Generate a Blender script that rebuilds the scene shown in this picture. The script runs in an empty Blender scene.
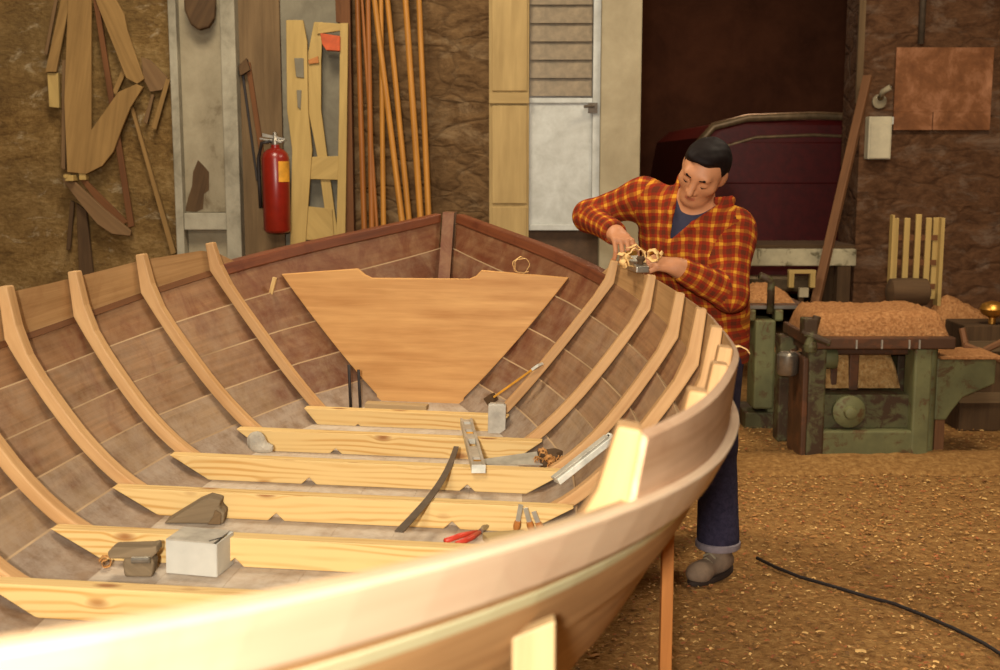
import bpy, math, random
import numpy as np
from math import sin, cos, pi, radians, sqrt, atan, atan2
from mathutils import Matrix, Vector, Euler
random.seed(7); rng = np.random.default_rng(11)
S = bpy.context.scene
COL = S.collection

# ------------------------------------------------------------------ camera
CAMH, FPX, PIT = 1.55, 1200.0, atan(174/1200)
cam = bpy.data.cameras.new('camera'); camo = bpy.data.objects.new('camera', cam); COL.objects.link(camo)
cam.lens = 43.2; cam.sensor_width = 36; cam.sensor_fit = 'HORIZONTAL'; cam.clip_start = .02
camo.location = (0, 0, CAMH); camo.rotation_euler = (pi/2-PIT, 0, 0)
cam.dof.use_dof = True; cam.dof.focus_distance = 3.9; cam.dof.aperture_fstop = 5.6
S.camera = camo
def ray(x, y):
    a = (x-500)/FPX; b = -(y-335)/FPX; cp, sp = cos(PIT), sin(PIT)
    return Vector((a, cp+b*sp, -sp+b*cp))
def wp(x, y, Y):                       # the point a photo pixel shows, at a known distance Y
    r = ray(x, y); return r*(Y/r.y)+Vector((0, 0, CAMH))

# ------------------------------------------------------------------ materials
def s2l(c): return tuple(((v/255)/12.92 if v/255 <= .04045 else ((v/255+.055)/1.055)**2.4) for v in c)
class NT:
    def __init__(s, name):
        s.m = bpy.data.materials.new(name); s.m.use_nodes = True; s.t = s.m.node_tree; s.t.nodes.clear()
        s.out = s.n('ShaderNodeOutputMaterial'); s.b = s.n('ShaderNodeBsdfPrincipled'); s.l(s.b.outputs[0], s.out.inputs[0])
    def n(s, typ, **k):
        o = s.t.nodes.new(typ)
        for a, v in k.items(): setattr(o, a, v)
        return o
    def l(s, a, b): s.t.links.new(a, b)
    def coord(s, kind='UV', scale=(1, 1, 1)):
        tc = s.n('ShaderNodeTexCoord'); mp = s.n('ShaderNodeMapping'); mp.inputs['Scale'].default_value = scale
        s.l(tc.outputs[kind], mp.inputs[0]); return mp.outputs[0]
    def noise(s, vec, scale, detail=4, rough=.6, dist=0):
        o = s.n('ShaderNodeTexNoise'); o.inputs['Scale'].default_value = scale; o.inputs['Detail'].default_value = detail
        o.inputs['Roughness'].default_value = rough; o.inputs['Distortion'].default_value = dist
        s.l(vec, o.inputs['Vector']); return o.outputs['Fac']
    def ramp(s, fac, stops):
        o = s.n('ShaderNodeValToRGB'); e = o.color_ramp.elements
        while len(e) < len(stops): e.new(.5)
        for i, (p, c) in enumerate(stops): e[i].position = p; e[i].color = (*s2l(c), 1) if len(c) == 3 else c
        s.l(fac, o.inputs[0]); return o.outputs[0]
    def mix(s, fac, a, b, mode='MIX'):
        o = s.n('ShaderNodeMix', data_type='RGBA', blend_type=mode)
        if isinstance(fac, float): o.inputs[0].default_value = fac
        else: s.l(fac, o.inputs[0])
        for q, i in ((a, 6), (b, 7)):
            if isinstance(q, tuple): o.inputs[i].default_value = (*s2l(q), 1)
            else: s.l(q, o.inputs[i])
        return o.outputs[2]
    def thr(s, fac, lo, hi):
        o = s.n('ShaderNodeMapRange'); o.inputs[1].default_value = lo; o.inputs[2].default_value = hi
        s.l(fac, o.inputs[0]); return o.outputs[0]
    def math(s, op, a, b=None):
        o = s.n('ShaderNodeMath', operation=op)
        for q, i in ((a, 0), (b, 1)):
            if q is None: continue
            if isinstance(q, (int, float)): o.inputs[i].default_value = q
            else: s.l(q, o.inputs[i])
        return o.outputs[0]
    def bump(s, fac, st=.3, d=.01):
        o = s.n('ShaderNodeBump'); o.inputs['Strength'].default_value = st; o.inputs['Distance'].default_value = d
        s.l(fac, o.inputs['Height']); s.l(o.outputs[0], s.b.inputs['Normal'])
    def fin(s, col, rough=.7, metal=0, spec=.3):
        if isinstance(col, tuple): s.b.inputs['Base Color'].default_value = (*s2l(col), 1)
        else: s.l(col, s.b.inputs['Base Color'])
        s.b.inputs['Roughness'].default_value = rough; s.b.inputs['Metallic'].default_value = metal
        s.b.inputs['Specular IOR Level'].default_value = spec
        return s.m

def wood(name, dark, light, fine=60, rough=.65, stain=None, stain_amt=.5, dust=None, dust_amt=.5, bump=.15, bow=None):
    t = NT(name); uv = t.coord('UV', (1.6, fine, fine)); n1 = t.noise(uv, 1, 5, .65, .4)
    uv2 = t.coord('UV', (2.2, 7, 7)); n2 = t.noise(uv2, 1, 3)
    f = t.math('ADD', t.math('MULTIPLY', n1, .6), t.math('MULTIPLY', n2, .4))
    c = t.ramp(f, [(.34, dark), (.66, light)])
    if stain:
        o = t.coord('Object', (1, 1, 1)); c = t.mix(t.math('MULTIPLY', t.thr(t.noise(o, 5.5, 5, .7, .8), .5, .68), stain_amt), c, stain)
    if dust:
        o = t.coord('Object', (1, 1, 1)); c = t.mix(t.math('MULTIPLY', t.thr(t.noise(o, 14, 6, .75), .36, .62), dust_amt), c, dust)
    if bow:                                # red lead priming brushed over the planks towards the bow
        tc = t.n('ShaderNodeTexCoord'); sx = t.n('ShaderNodeSeparateXYZ'); t.l(tc.outputs['Object'], sx.inputs[0]); o = t.coord('Object', (1, 1, 1))
        y = t.math('ADD', sx.outputs[1], t.math('MULTIPLY', t.noise(o, 4, 5, .7), 1.2))
        c = t.mix(t.math('MULTIPLY', t.thr(y, 1.75, 2.25), t.thr(t.noise(o, 9, 6, .7, .6), .25, .75)), c, bow)
    t.bump(n1, bump, .004)
    return t.fin(c, rough)
def pine(name, base=(212, 178, 116), line=(182, 132, 62), knot=(136, 80, 34)):
    t = NT(name); tc = t.n('ShaderNodeTexCoord'); sx = t.n('ShaderNodeSeparateXYZ'); t.l(tc.outputs['UV'], sx.inputs[0])
    vor = t.n('ShaderNodeTexVoronoi'); vor.inputs['Scale'].default_value = 1
    t.l(t.coord('UV', (6, 13, 13)), vor.inputs['Vector']); d = vor.outputs['Distance']
    n = t.noise(t.coord('UV', (1.3, 9, 9)), 1, 2, .5, .2)
    bul = t.math('POWER', t.math('SUBTRACT', 1.0, t.thr(d, 0.0, .42)), 2.0)
    ph = t.math('ADD', t.math('ADD', t.math('MULTIPLY', sx.outputs[1], 330.0), t.math('MULTIPLY', n, 26.0)), t.math('MULTIPLY', bul, 11.0))
    sn = t.math('MULTIPLY', t.math('ADD', t.math('SINE', ph), 1.0), .5)
    amt = t.thr(t.noise(t.coord('UV', (2.2, 11, 11)), 1, 2), .38, .62)
    c = t.mix(t.math('MULTIPLY', t.thr(sn, .45, 1.0), t.math('ADD', t.math('MULTIPLY', amt, .65), .12)), base, line)
    c = t.mix(t.math('MULTIPLY', t.thr(d, .22, .10), .85), c, knot)
    return t.fin(c, .6)
def rough_mat(name, stops, scale=6, detail=8, rough=.9, bump=.5, bd=.02, coord='Object', metal=0, stretch=(1, 1, 1), spec=.2, dist=.3):
    t = NT(name); v = t.coord(coord, stretch); n = t.noise(v, scale, detail, .68, dist)
    t.bump(n, bump, bd); return t.fin(t.ramp(n, stops), rough, metal, spec)
def plain(name, c, rough=.6, metal=0, spec=.4, var=.12):
    t = NT(name); n = t.noise(t.coord('Object'), 18, 4)
    d = tuple(v*(1-var) for v in c); e = tuple(min(255, v*(1+var)) for v in c)
    return t.fin(t.ramp(n, [(.3, d), (.7, e)]), rough, metal, spec)
def stone_mat(name, a, b, mort, pale, sc=3.2):
    t = NT(name); v = t.coord('Object', (1, 1, 1.9))
    vd = t.n('ShaderNodeVectorMath', operation='ADD'); nn = t.n('ShaderNodeTexNoise'); nn.inputs['Scale'].default_value = 3; t.l(v, nn.inputs['Vector'])
    sc_ = t.n('ShaderNodeVectorMath', operation='SCALE'); sc_.inputs['Scale'].default_value = .55; t.l(nn.outputs['Color'], sc_.inputs[0])
    t.l(v, vd.inputs[0]); t.l(sc_.outputs[0], vd.inputs[1])
    vo = t.n('ShaderNodeTexVoronoi', feature='DISTANCE_TO_EDGE'); vo.inputs['Scale'].default_value = sc; t.l(vd.outputs[0], vo.inputs['Vector'])
    n = t.noise(v, 9, 10, .78, .4); c = t.ramp(n, [(.36, a), (.64, b)])
    c = t.mix(t.math('MULTIPLY', t.thr(vo.outputs['Distance'], .07, .0), .35), c, mort)
    c = t.mix(t.math('MULTIPLY', t.thr(t.noise(v, 3.6, 8, .72, .6), .52, .68), .55), c, pale)
    h = t.math('ADD', t.thr(vo.outputs['Distance'], 0, .12), n); t.bump(h, .5, .03)
    return t.fin(c, .92, 0, .15)

M = {}
M['strake_top'] = wood('planed_washboard_wood', (142, 104, 62), (182, 142, 94), 45, .6, (128, 82, 44), .3)
M['washboard_lit'] = wood('washboard_lit_outer_face', (186, 146, 110), (216, 180, 144), 45, .55, (160, 116, 82), .4)  # washboard wood lightened to carry the light on its outer face
M['strake_a'] = wood('primed_upper_plank', (106, 72, 44), (154, 112, 74), 50, .5, (102, 46, 22), .8, (160, 130, 100), .25, bow=(92, 40, 20))
M['strake_b'] = wood('primed_bilge_plank', (110, 80, 52), (158, 120, 84), 50, .55, (100, 50, 26), .65, (158, 136, 112), .35, bow=(92, 40, 20))
M['strake_m'] = wood('dusty_bilge_plank', (112, 86, 60), (156, 126, 92), 50, .65, (98, 56, 32), .6, (162, 142, 120), .5, bow=(92, 40, 20))
M['strake_c'] = wood('dusty_plank', (112, 88, 66), (148, 122, 96), 50, .7, (98, 66, 42), .5, (166, 150, 132), .6)
M['bottom'] = wood('dusty_bottom_plank', (158, 136, 112), (184, 164, 140), 40, .85, (140, 116, 90), .25, (194, 180, 160), .8)
M['seam'] = wood('bare_plank_edge', (134, 106, 74), (196, 166, 126), 20, .7)
M['outer'] = wood('outer_plank', (140, 100, 60), (190, 148, 98), 40, .6)
M['red_rail'] = wood('red_primed_rail', (80, 40, 20), (116, 62, 34), 50, .5, (76, 32, 16), .6)
M['belt'] = wood('planed_rail', (202, 170, 136), (224, 198, 164), 30, .55, (194, 148, 118), .4)
M['strip'] = wood('pale_strip', (190, 182, 136), (212, 206, 164), 30, .5)
M['frame'] = wood('steamed_oak_frame', (170, 126, 78), (202, 160, 108), 55, .6)
M['pine'] = pine('knotty_pine')
M['ply'] = wood('mahogany_board', (178, 122, 62), (218, 166, 100), 26, .55)
M['batten'] = wood('new_batten', (152, 124, 84), (178, 150, 106), 40, .6)
M['orange_wood'] = wood('orange_stick', (160, 98, 44), (186, 120, 58), 40, .6)
M['template'] = wood('old_template_wood', (122, 92, 50), (152, 118, 68), 30, .8)
M['template_grey'] = wood('grey_template_wood', (104, 78, 50), (128, 98, 64), 30, .85)
M['template_red'] = wood('red_brown_stick', (88, 54, 28), (114, 72, 38), 30, .8)
M['pale_template'] = wood('pale_template_wood', (156, 128, 72), (182, 152, 90), 26, .7)
M['pole'] = wood('amber_pole', (140, 90, 30), (182, 124, 46), 30, .5)
M['pole_dark'] = wood('dark_amber_pole', (118, 68, 24), (152, 92, 34), 30, .5)
M['dark_wood'] = wood('dark_old_wood', (62, 44, 26), (92, 68, 42), 30, .85)
M['grey_board'] = wood('weathered_board', (92, 72, 48), (120, 96, 66), 22, .9)
M['cream_wood'] = wood('cream_casing_wood', (152, 126, 80), (180, 152, 100), 18, .8)
M['brown_pole'] = wood('brown_leaning_pole', (100, 66, 40), (132, 90, 56), 30, .7)
M['scrap'] = wood('dark_scrap_wood', (96, 80, 58), (136, 116, 88), 40, .9)
M['concrete'] = rough_mat('old_painted_concrete', [(.3, (116, 108, 90)), (.5, (150, 142, 122)), (.75, (172, 164, 142))], 4, 8, .9, .3)
M['grey_panel'] = rough_mat('grey_panel_paint', [(.3, (104, 96, 80)), (.7, (132, 124, 104))], 5, 6, .8, .15)
M['niche'] = rough_mat('stained_niche', [(.3, (92, 76, 54)), (.42, (138, 126, 102)), (.75, (164, 152, 126))], 3, 8, .9, .3)
def plaster():
    t = NT('ochre_plaster'); v = t.coord('Object', (1, 1, 1.7)); n1 = t.noise(v, 3.4, 10, .7, .5); n2 = t.noise(v, 26, 8, .75, .2); n3 = t.noise(v, 1.3, 5, .6)
    f = t.math('ADD', t.math('MULTIPLY', n1, .5), t.math('MULTIPLY', n2, .5))
    c = t.ramp(f, [(.36, (90, 64, 34)), (.5, (138, 106, 60)), (.62, (170, 138, 88))])
    c = t.mix(t.math('MULTIPLY', t.thr(n3, .35, .65), .4), c, (112, 92, 60))
    c = t.mix(t.math('MULTIPLY', t.thr(t.noise(v, 5, 10, .75, .6), .57, .70), .7), c, (206, 188, 152))
    t.bump(f, 1, .05); return t.fin(c, .95, 0, .15)
M['wall_left'] = plaster()
M['wall_stone'] = stone_mat('brown_rubble_stone', (74, 52, 30), (118, 90, 58), (60, 42, 26), (148, 124, 92))
M['wall_dark'] = stone_mat('dark_rubble_stone', (74, 48, 30), (114, 80, 54), (60, 38, 24), (140, 118, 98), 2.4)
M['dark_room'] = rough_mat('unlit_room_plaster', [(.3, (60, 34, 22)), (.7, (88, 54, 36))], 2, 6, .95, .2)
M['floor'] = rough_mat('sawdust_floor', [(.28, (118, 80, 40)), (.48, (152, 110, 60)), (.64, (176, 134, 78)), (.8, (206, 168, 106))], 34, 12, .95, .9, .02)
M['chip1'] = plain('pale_shaving', (216, 172, 104), .7); M['chip2'] = plain('amber_shaving', (178, 124, 64), .7)
M['chip3'] = plain('red_shaving', (164, 92, 48), .7); M['chip4'] = plain('brown_chip', (124, 86, 46), .8)
M['sawdust'] = rough_mat('sawdust_heap', [(.3, (146, 94, 52)), (.5, (184, 128, 78)), (.7, (210, 156, 102))], 60, 10, .95, 1, .02)
M['sawdust_pale'] = rough_mat('pale_shavings_heap', [(.3, (150, 104, 56)), (.5, (194, 148, 90)), (.7, (222, 182, 122))], 40, 10, .95, 1, .03)
def paint(name, c, rust, amt=.6, rough=.55, lo=.52, hi=.6):
    t = NT(name); o = t.coord('Object'); n = t.noise(o, 9, 8, .7, .5)
    b = t.ramp(t.noise(o, 5, 4), [(.3, tuple(v*.86 for v in c)), (.7, tuple(min(255, v*1.12) for v in c))])
    t.bump(n, .2, .01)
    return t.fin(t.mix(t.math('MULTIPLY', t.thr(n, lo, hi), amt), b, rust), rough)
M['green'] = paint('worn_green_paint', (104, 102, 66), (88, 60, 34), .85, .6, .54, .62)
M['green_dark'] = paint('oily_green_paint', (86, 82, 52), (62, 40, 24), .9, .6, .44, .52)
M['iron'] = paint('dark_iron', (78, 52, 34), (104, 64, 38), .7, .5)
M['steel'] = plain('dull_steel', (150, 142, 128), .35, .8)
M['alu'] = plain('aluminium', (178, 172, 156), .4, .5, .5)
M['alu_white'] = plain('pale_aluminium', (206, 204, 188), .5, .1, .5)
M['carton'] = plain('white_carton', (184, 179, 165), .8, 0, .2, .03)
M['carton_in'] = plain('grey_card', (168, 158, 140), .9)
M['grey_block'] = plain('grey_block', (176, 168, 152), .8)
M['black'] = plain('black_rubber', (34, 26, 22), .6); M['darksteel'] = plain('dark_blade_steel', (92, 80, 66), .5, .3)
M['red_paint'] = plain('red_extinguisher_paint', (126, 28, 16), .3, 0, .5, .06)
M['yellow_label'] = plain('yellow_label', (200, 140, 40), .6); M['brass'] = plain('brass', (196, 140, 60), .35, .8)
M['red_block'] = plain('orange_red_block', (176, 76, 34), .7); M['red_grip'] = plain('red_plastic_grip', (190, 60, 40), .4)
M['white_panel'] = rough_mat('white_painted_panel', [(.3, (168, 166, 156)), (.7, (196, 196, 188))], 8, 5, .5, .05)
M['jamb'] = rough_mat('cream_jamb_paint', [(.3, (146, 132, 104)), (.7, (170, 156, 126))], 4, 6, .7, .1)
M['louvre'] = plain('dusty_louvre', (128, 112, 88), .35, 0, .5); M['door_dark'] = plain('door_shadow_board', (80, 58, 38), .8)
M['copper'] = rough_mat('coppery_rusted_sheet', [(.3, (98, 60, 34)), (.5, (134, 86, 52)), (.7, (182, 128, 92))], 5, 10, .7, .2)
M['white_box'] = plain('white_metal_box', (204, 192, 160), .6, 0, .3, .04)
M['van_red'] = plain('dark_red_vehicle_paint', (84, 18, 16), .35, 0, .5); M['van_pale'] = plain('dull_pale_bumper_highlight', (128, 106, 76), .4, .3)  # pale colour serves the bumper and the painted roof highlights
M['van_glass'] = plain('dark_window_glass', (58, 40, 30), .15, 0, .6); M['mottled'] = paint('mottled_pale_paint', (172, 160, 128), (78, 70, 40), .8, .7)
M['skin'] = plain('skin', (186, 126, 86), .55, 0, .35, .04); M['hair'] = plain('dark_hair', (22, 13, 10), .65, 0, .12); M['lip'] = plain('lip', (166, 98, 70), .5)
M['navy'] = plain('navy_knit', (48, 46, 62), .9); M['denim'] = rough_mat('dark_denim', [(.3, (38, 34, 50)), (.7, (60, 54, 72))], 60, 6, .95, .3, .003)
M['denim_hem'] = plain('faded_hem', (138, 126, 128), .95); M['suede'] = plain('grey_suede', (134, 112, 90), .95); M['sole'] = plain('dark_sole', (54, 40, 30), .8)
def plaid():
    t = NT('plaid_flannel'); tc = t.n('ShaderNodeTexCoord'); sx = t.n('ShaderNodeSeparateXYZ'); nz = t.n('ShaderNodeTexNoise'); nz.inputs['Scale'].default_value = 14; t.l(tc.outputs['Object'], nz.inputs['Vector'])
    sc = t.n('ShaderNodeVectorMath', operation='SCALE'); sc.inputs['Scale'].default_value = .022; t.l(nz.outputs['Color'], sc.inputs[0]); ad = t.n('ShaderNodeVectorMath', operation='ADD'); t.l(tc.outputs['UV'], ad.inputs[0]); t.l(sc.outputs[0], ad.inputs[1]); t.l(ad.outputs[0], sx.inputs[0])
    def band(ch, per, a, b):
        f = t.math('FRACT', t.math('MULTIPLY', sx.outputs[ch], 1/per))
        return t.math('MULTIPLY', t.math('GREATER_THAN', f, a), t.math('LESS_THAN', f, b))
    P = .050
    y1 = band(0, P, .06, .30); y2 = band(1, P, .06, .30); d1 = band(0, P, .52, .84); d2 = band(1, P, .52, .84)
    yy = t.math('ADD', t.math('MULTIPLY', t.math('ADD', y1, y2), .34), t.math('MULTIPLY', t.math('MULTIPLY', y1, y2), .32)); dd = t.math('MULTIPLY', t.math('ADD', d1, d2), .5)
    c = t.mix(yy, (142, 42, 22), (210, 148, 44)); c = t.mix(t.math('MULTIPLY', dd, .85), c, (70, 42, 26))
    n = t.noise(t.coord('Object'), 25, 4); c = t.mix(t.math('MULTIPLY', n, .25), c, (150, 60, 24))
    t.bump(t.noise(t.coord('Object'), 160, 3), .2, .003)
    return t.fin(c, .95, 0, .1)
M['plaid'] = plaid()

# ------------------------------------------------------------------ mesh building
class MB:
    def __init__(s): s.v = []; s.f = []; s.uv = []; s.mi = []
    def face(s, idx, uvs, mi=0): s.f.append(tuple(idx)); s.uv.append(list(uvs)); s.mi.append(mi)
    def box(s, c, size, R=None, mi=0, taper=None):
        c = Vector(c); h = [q/2 for q in size]; ax = max(range(3), key=lambda k: size[k]); b0 = len(s.v); o = random.random()*3
        loc = [Vector((sx*h[0], sy*h[1], sz*h[2])) for sz in (-1, 1) for sy in (-1, 1) for sx in (-1, 1)]
        if taper: loc = [Vector((p.x*(taper if p.z > 0 else 1), p.y*(taper if p.z > 0 else 1), p.z)) for p in loc]
        for p in loc: s.v.append(tuple((R @ p if R else p)+c))
        for q in ((0, 2, 3, 1), (4, 5, 7, 6), (0, 1, 5, 4), (2, 6, 7, 3), (0, 4, 6, 2), (1, 3, 7, 5)):
            P = [loc[i] for i in q]; n = (P[1]-P[0]).cross(P[2]-P[0]); na = max(range(3), key=lambda k: abs(n[k]))
            if na == ax: a, b = [k for k in range(3) if k != na]
            else: a = ax; b = [k for k in range(3) if k not in (ax, na)][0]
            s.face([b0+i for i in q], [(p[a]+o, p[b]+o+na*.37) for p in P], mi)
        return s
    def prism(s, poly, d, mi=0):       # poly: list of 3D points (planar); d: extrusion vector
        P = [Vector(p) for p in poly]; d = Vector(d); n = len(P); b0 = len(s.v); o = random.random()*3
        ar = Vector((0, 0, 0))
        for i in range(n): ar += P[i].cross(P[(i+1) % n])
        if ar.dot(d) > 0: P.reverse()
        far = max(((P[i]-P[j]).length, i, j) for i in range(n) for j in range(i))
        U = (P[far[1]]-P[far[2]]).normalized(); V = d.normalized().cross(U); D = d.normalized()
        for p in P: s.v.append(tuple(p))
        for p in P: s.v.append(tuple(p+d))
        uv = [(p.dot(U)+o, p.dot(V)+o) for p in P]
        s.face(list(range(b0, b0+n)), uv, mi); s.face([b0+n+i for i in reversed(range(n))], list(reversed(uv)), mi)
        for i in range(n):
            j = (i+1) % n; L = d.length
            s.face([b0+j, b0+i, b0+n+i, b0+n+j], [(uv[j][0], uv[j][1]+.3), (uv[i][0], uv[i][1]+.3), (uv[i][0], uv[i][1]+.3+L), (uv[j][0], uv[j][1]+.3+L)], mi)
        return s
    def tube(s, path, r, n=10, mi=0, cap=True):
        P = [Vector(p) for p in path]; R = r if isinstance(r, (list, tuple)) else [r]*len(P); b0 = len(s.v); o = random.random()*3
        L = 0; rows = []
        up = Vector((.13, .31, .94)).normalized()
        for i, p in enumerate(P):
            t = (P[min(i+1, len(P)-1)]-P[max(i-1, 0)]).normalized()
            a = t.cross(up); a = a.normalized() if a.length > .05 else t.orthogonal().normalized(); b = t.cross(a)
            if i: L += (p-P[i-1]).length
            rows.append(L)
            for k in range(n): q = 2*pi*k/n; s.v.append(tuple(p+a*cos(q)*R[i]+b*sin(q)*R[i]))
        for i in range(len(P)-1):
            for k in range(n):
                k2 = (k+1) % n; u0, u1 = rows[i]+o, rows[i+1]+o; w = 2*pi*max(R)/n
                s.face([b0+i*n+k, b0+i*n+k2, b0+(i+1)*n+k2, b0+(i+1)*n+k], [(u0, k*w), (u0, k*w+w), (u1, k*w+w), (u1, k*w)], mi)
        if cap:
            s.face([b0+k for k in reversed(range(n))], [(.1*cos(k), .1*sin(k)) for k in range(n)], mi)
            e = b0+(len(P)-1)*n; s.face([e+k for k in range(n)], [(.1*cos(k), .1*sin(k)) for k in range(n)], mi)
        return s
    def lathe(s, c, prof, n=24, mi=0, R=None):      # prof: (r, z) bottom to top
        c = Vector(c); b0 = len(s.v)
        for r, z in prof:
            for k in range(n):
                p = Vector((r*cos(2*pi*k/n), r*sin(2*pi*k/n), z)); s.v.append(tuple((R @ p if R else p)+c))
        for i in range(len(prof)-1):
            for k in range(n):
                k2 = (k+1) % n; s.face([b0+i*n+k, b0+i*n+k2, b0+(i+1)*n+k2, b0+(i+1)*n+k], [(prof[i][1], k*.02), (prof[i][1], k*.02+.02), (prof[i+1][1], k*.02+.02), (prof[i+1][1], k*.02)], mi)
        s.face([b0+k for k in reversed(range(n))], [(0, 0)]*n, mi); e = b0+(len(prof)-1)*n; s.face([e+k for k in range(n)], [(0, 0)]*n, mi)
        return s
    def slab(s, A, B, uv, mi=0, mb=None, me_=None):       # two grids of points [i][j] (inner A, outer B) closed into a plate
        ni, nj = len(A), len(A[0]); b0 = len(s.v); mb = mi if mb is None else mb; me_ = mb if me_ is None else me_
        for G in (A, B):
            for row in G:
                for p in row: s.v.append(tuple(p))
        a = lambda i, j: b0+i*nj+j
        b = lambda i, j: b0+ni*nj+i*nj+j
        for i in range(ni-1):
            for j in range(nj-1):
                q = [(i, j), (i+1, j), (i+1, j+1), (i, j+1)]; w = [uv(*k) for k in q]
                s.face([a(*k) for k in q], w, mi(i, j) if callable(mi) else mi); s.face([b(*k) for k in reversed(q)], list(reversed(w)), mb)
        def edge(k0, k1):
            w0, w1 = uv(*k0), uv(*k1); s.face([a(*k0), b(*k0), b(*k1), a(*k1)], [w0, (w0[0], w0[1]+.02), (w1[0], w1[1]+.02), w1], me_)
        for i in range(ni-1): edge((i+1, 0), (i, 0)); edge((i, nj-1), (i+1, nj-1))
        for j in range(nj-1): edge((0, j), (0, j+1)); edge((ni-1, j+1), (ni-1, j))
        return s
    def build(s, name, mat, parent=None, loc=(0, 0, 0), rot=None, smooth=False, bevel=0, fix=True):
        me = bpy.data.meshes.new(name); L = Vector(loc)
        me.from_pydata([tuple(Vector(p)-L) for p in s.v] if parent is None and not rot and any(loc) else s.v, [], s.f)
        ul = me.uv_layers.new(name='UVMap'); k = 0; buf = []
        for u in s.uv:
            for a in u: buf += [a[0], a[1]]
        ul.data.foreach_set('uv', buf)
        for m in (mat if isinstance(mat, (list, tuple)) else [mat]): me.materials.append(M[m] if isinstance(m, str) else m)
        me.polygons.foreach_set('material_index', s.mi)
        if smooth: me.polygons.foreach_set('use_smooth', [True]*len(s.f))
        me.update()
        if fix:
            import bmesh
            bm = bmesh.new(); bm.from_mesh(me); bmesh.ops.recalc_face_normals(bm, faces=bm.faces); bm.to_mesh(me); bm.free()
        if smooth: me.shade_smooth() if hasattr(me, 'shade_smooth') else None
        o = bpy.data.objects.new(name, me); COL.objects.link(o); o.location = L
        if parent: o.parent = parent
        if rot: o.rotation_euler = rot
        if smooth and smooth != True:
            me.set_sharp_from_angle(angle=radians(smooth))
        if bevel:
            b = o.modifiers.new('bevel', 'BEVEL'); b.width = bevel; b.segments = 2; b.limit_method = 'ANGLE'; b.angle_limit = radians(40)
        return o
def tag(o, label, cat, group=None, kind=None):
    o['label'] = label; o['category'] = cat
    if group: o['group'] = group
    if kind: o['kind'] = kind
    return o
def struct(o, label=None, cat=None):
    o['kind'] = 'structure'
    if label: o['label'] = label
    if cat: o['category'] = cat
    return o
def thing(name, label, cat, loc=(0, 0, 0), rot=(0, 0, 0), group=None, mat=None):
    o = bpy.data.objects.new(name, None); COL.objects.link(o); o.empty_display_size = .1
    if mat is not None: o.matrix_world = mat
    else: o.location = loc; o.rotation_euler = rot
    return tag(o, label, cat, group)
def smooth_noise(seed, n=6, fmax=9):
    r = np.random.default_rng(seed); k = r.normal(size=(n, 3)); k /= np.linalg.norm(k, axis=1)[:, None]; k *= r.uniform(fmax*.3, fmax, n)[:, None]; ph = r.uniform(0, 6.28, n)
    return lambda p: sum(np.sin(p @ k[i]+ph[i]) for i in range(n))/n
#PART2
# ------------------------------------------------------------------ the boat
TH, HE, UC, OX, Z0 = radians(4.7), radians(1.3), 2.80, -.678, .56
BM = Matrix.Translation((OX+UC*sin(TH), UC*cos(TH), Z0)) @ Matrix.Rotation(-TH, 4, 'Z') @ Matrix.Rotation(HE, 4, 'Y')
def bw(v, u, z): return BM @ Vector((v, u-UC, z-Z0))
def bmat(v, u, z, rz=0, rx=0, ry=0):
    return BM @ Matrix.Translation((v, u-UC, z-Z0)) @ Matrix.Rotation(rz, 4, 'Z') @ Matrix.Rotation(rx, 4, 'X') @ Matrix.Rotation(ry, 4, 'Y')
_zt = [(-1, 1.41), (-.84, 1.305), (-.72, 1.252), (-.6, 1.214), (-.5, 1.182), (-.4, 1.150), (-.3, 1.116), (-.2, 1.086), (-.1, 1.063), (0, 1.05), (.2, 1.06), (.4, 1.098), (.56, 1.145), (.65, 1.172), (.75, 1.207), (.85, 1.25), (1, 1.318)]
_pz = np.polyfit([a for a, b in _zt], [b for a, b in _zt], 6)
def zs(t): return float(np.polyval(_pz, max(-1, min(1, t))))
def zb(t): return .60+.10*abs(t)**4
def Lw(w): return 2.20+.36*max(0, w)**.7
def hb(t, w):
    a = min(1, abs(t)); B = .93*(1-a**2.565)*(1-.030*math.exp(-((t+.34)/.20)**2))
    f0 = float(np.interp(a, [0, .3, .45, .56, .65, .75, 1], [.50, .515, .52, .52, .49, .37, .1])); e = float(np.interp(a, [0, .3, .45, .56, .65, .75, 1], [.56, .58, .72, .88, .92, .98, 1.1]))
    return B*(f0+(1-f0)*max(0, w)**e) if w <= 1 else B*(1+.012*(w-1)/.25)
def HP(t, w, sd): return Vector((sd*hb(t, w), t*Lw(w), zb(t)+(zs(t)-zb(t))*w-Z0))
def HN(t, w, sd):
    e = .01; w0 = max(.02, w)
    a = HP(min(.99, t+e), w0, sd)-HP(max(-.99, t-e), w0, sd); b = HP(t, w0+e if w0 < 1 else w0, sd)-HP(t, w0-e if w0 < 1 else w0-2*e, sd)
    n = a.cross(b); n.normalize()
    return n if n.x*sd > 0 else -n
def tu(u, w): return (u-UC)/Lw(w)
def wz(u, z):                          # w at a given height on the station u
    w = .5
    for _ in range(40): t = tu(u, w); w = max(0, (z-zb(t))/(zs(t)-zb(t)))
    return w
WASH = lambda u, sd=-1: float(np.interp(u, [1.3, 1.68, 2.05, 2.8, 3.15, 3.9, 4.26, 4.36], [.064, .086, .110, .136, .138, .118, .088, .012]))+(.013*max(0, min(1, (2.9-u)/.6)) if sd > 0 else -.012*(u < 4.3))-(.022*max(0, min(1, (u-3.1)/.9)) if sd > 0 else 0)*(1 if u < 4.27 else .3)
def wtop(u, sd=-1):
    w = 1.1
    for _ in range(8): t = tu(u, w); w = 1+WASH(u, sd)/(zs(t)-zb(t))
    return w
boat = thing('wooden_boat', 'unfinished double-ended wooden boat hull with pale oak frames and pine floor timbers', 'boat', mat=BM)
NTT = 64; TS = [-.985+1.97*i/NTT for i in range(NTT+1)]
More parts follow.
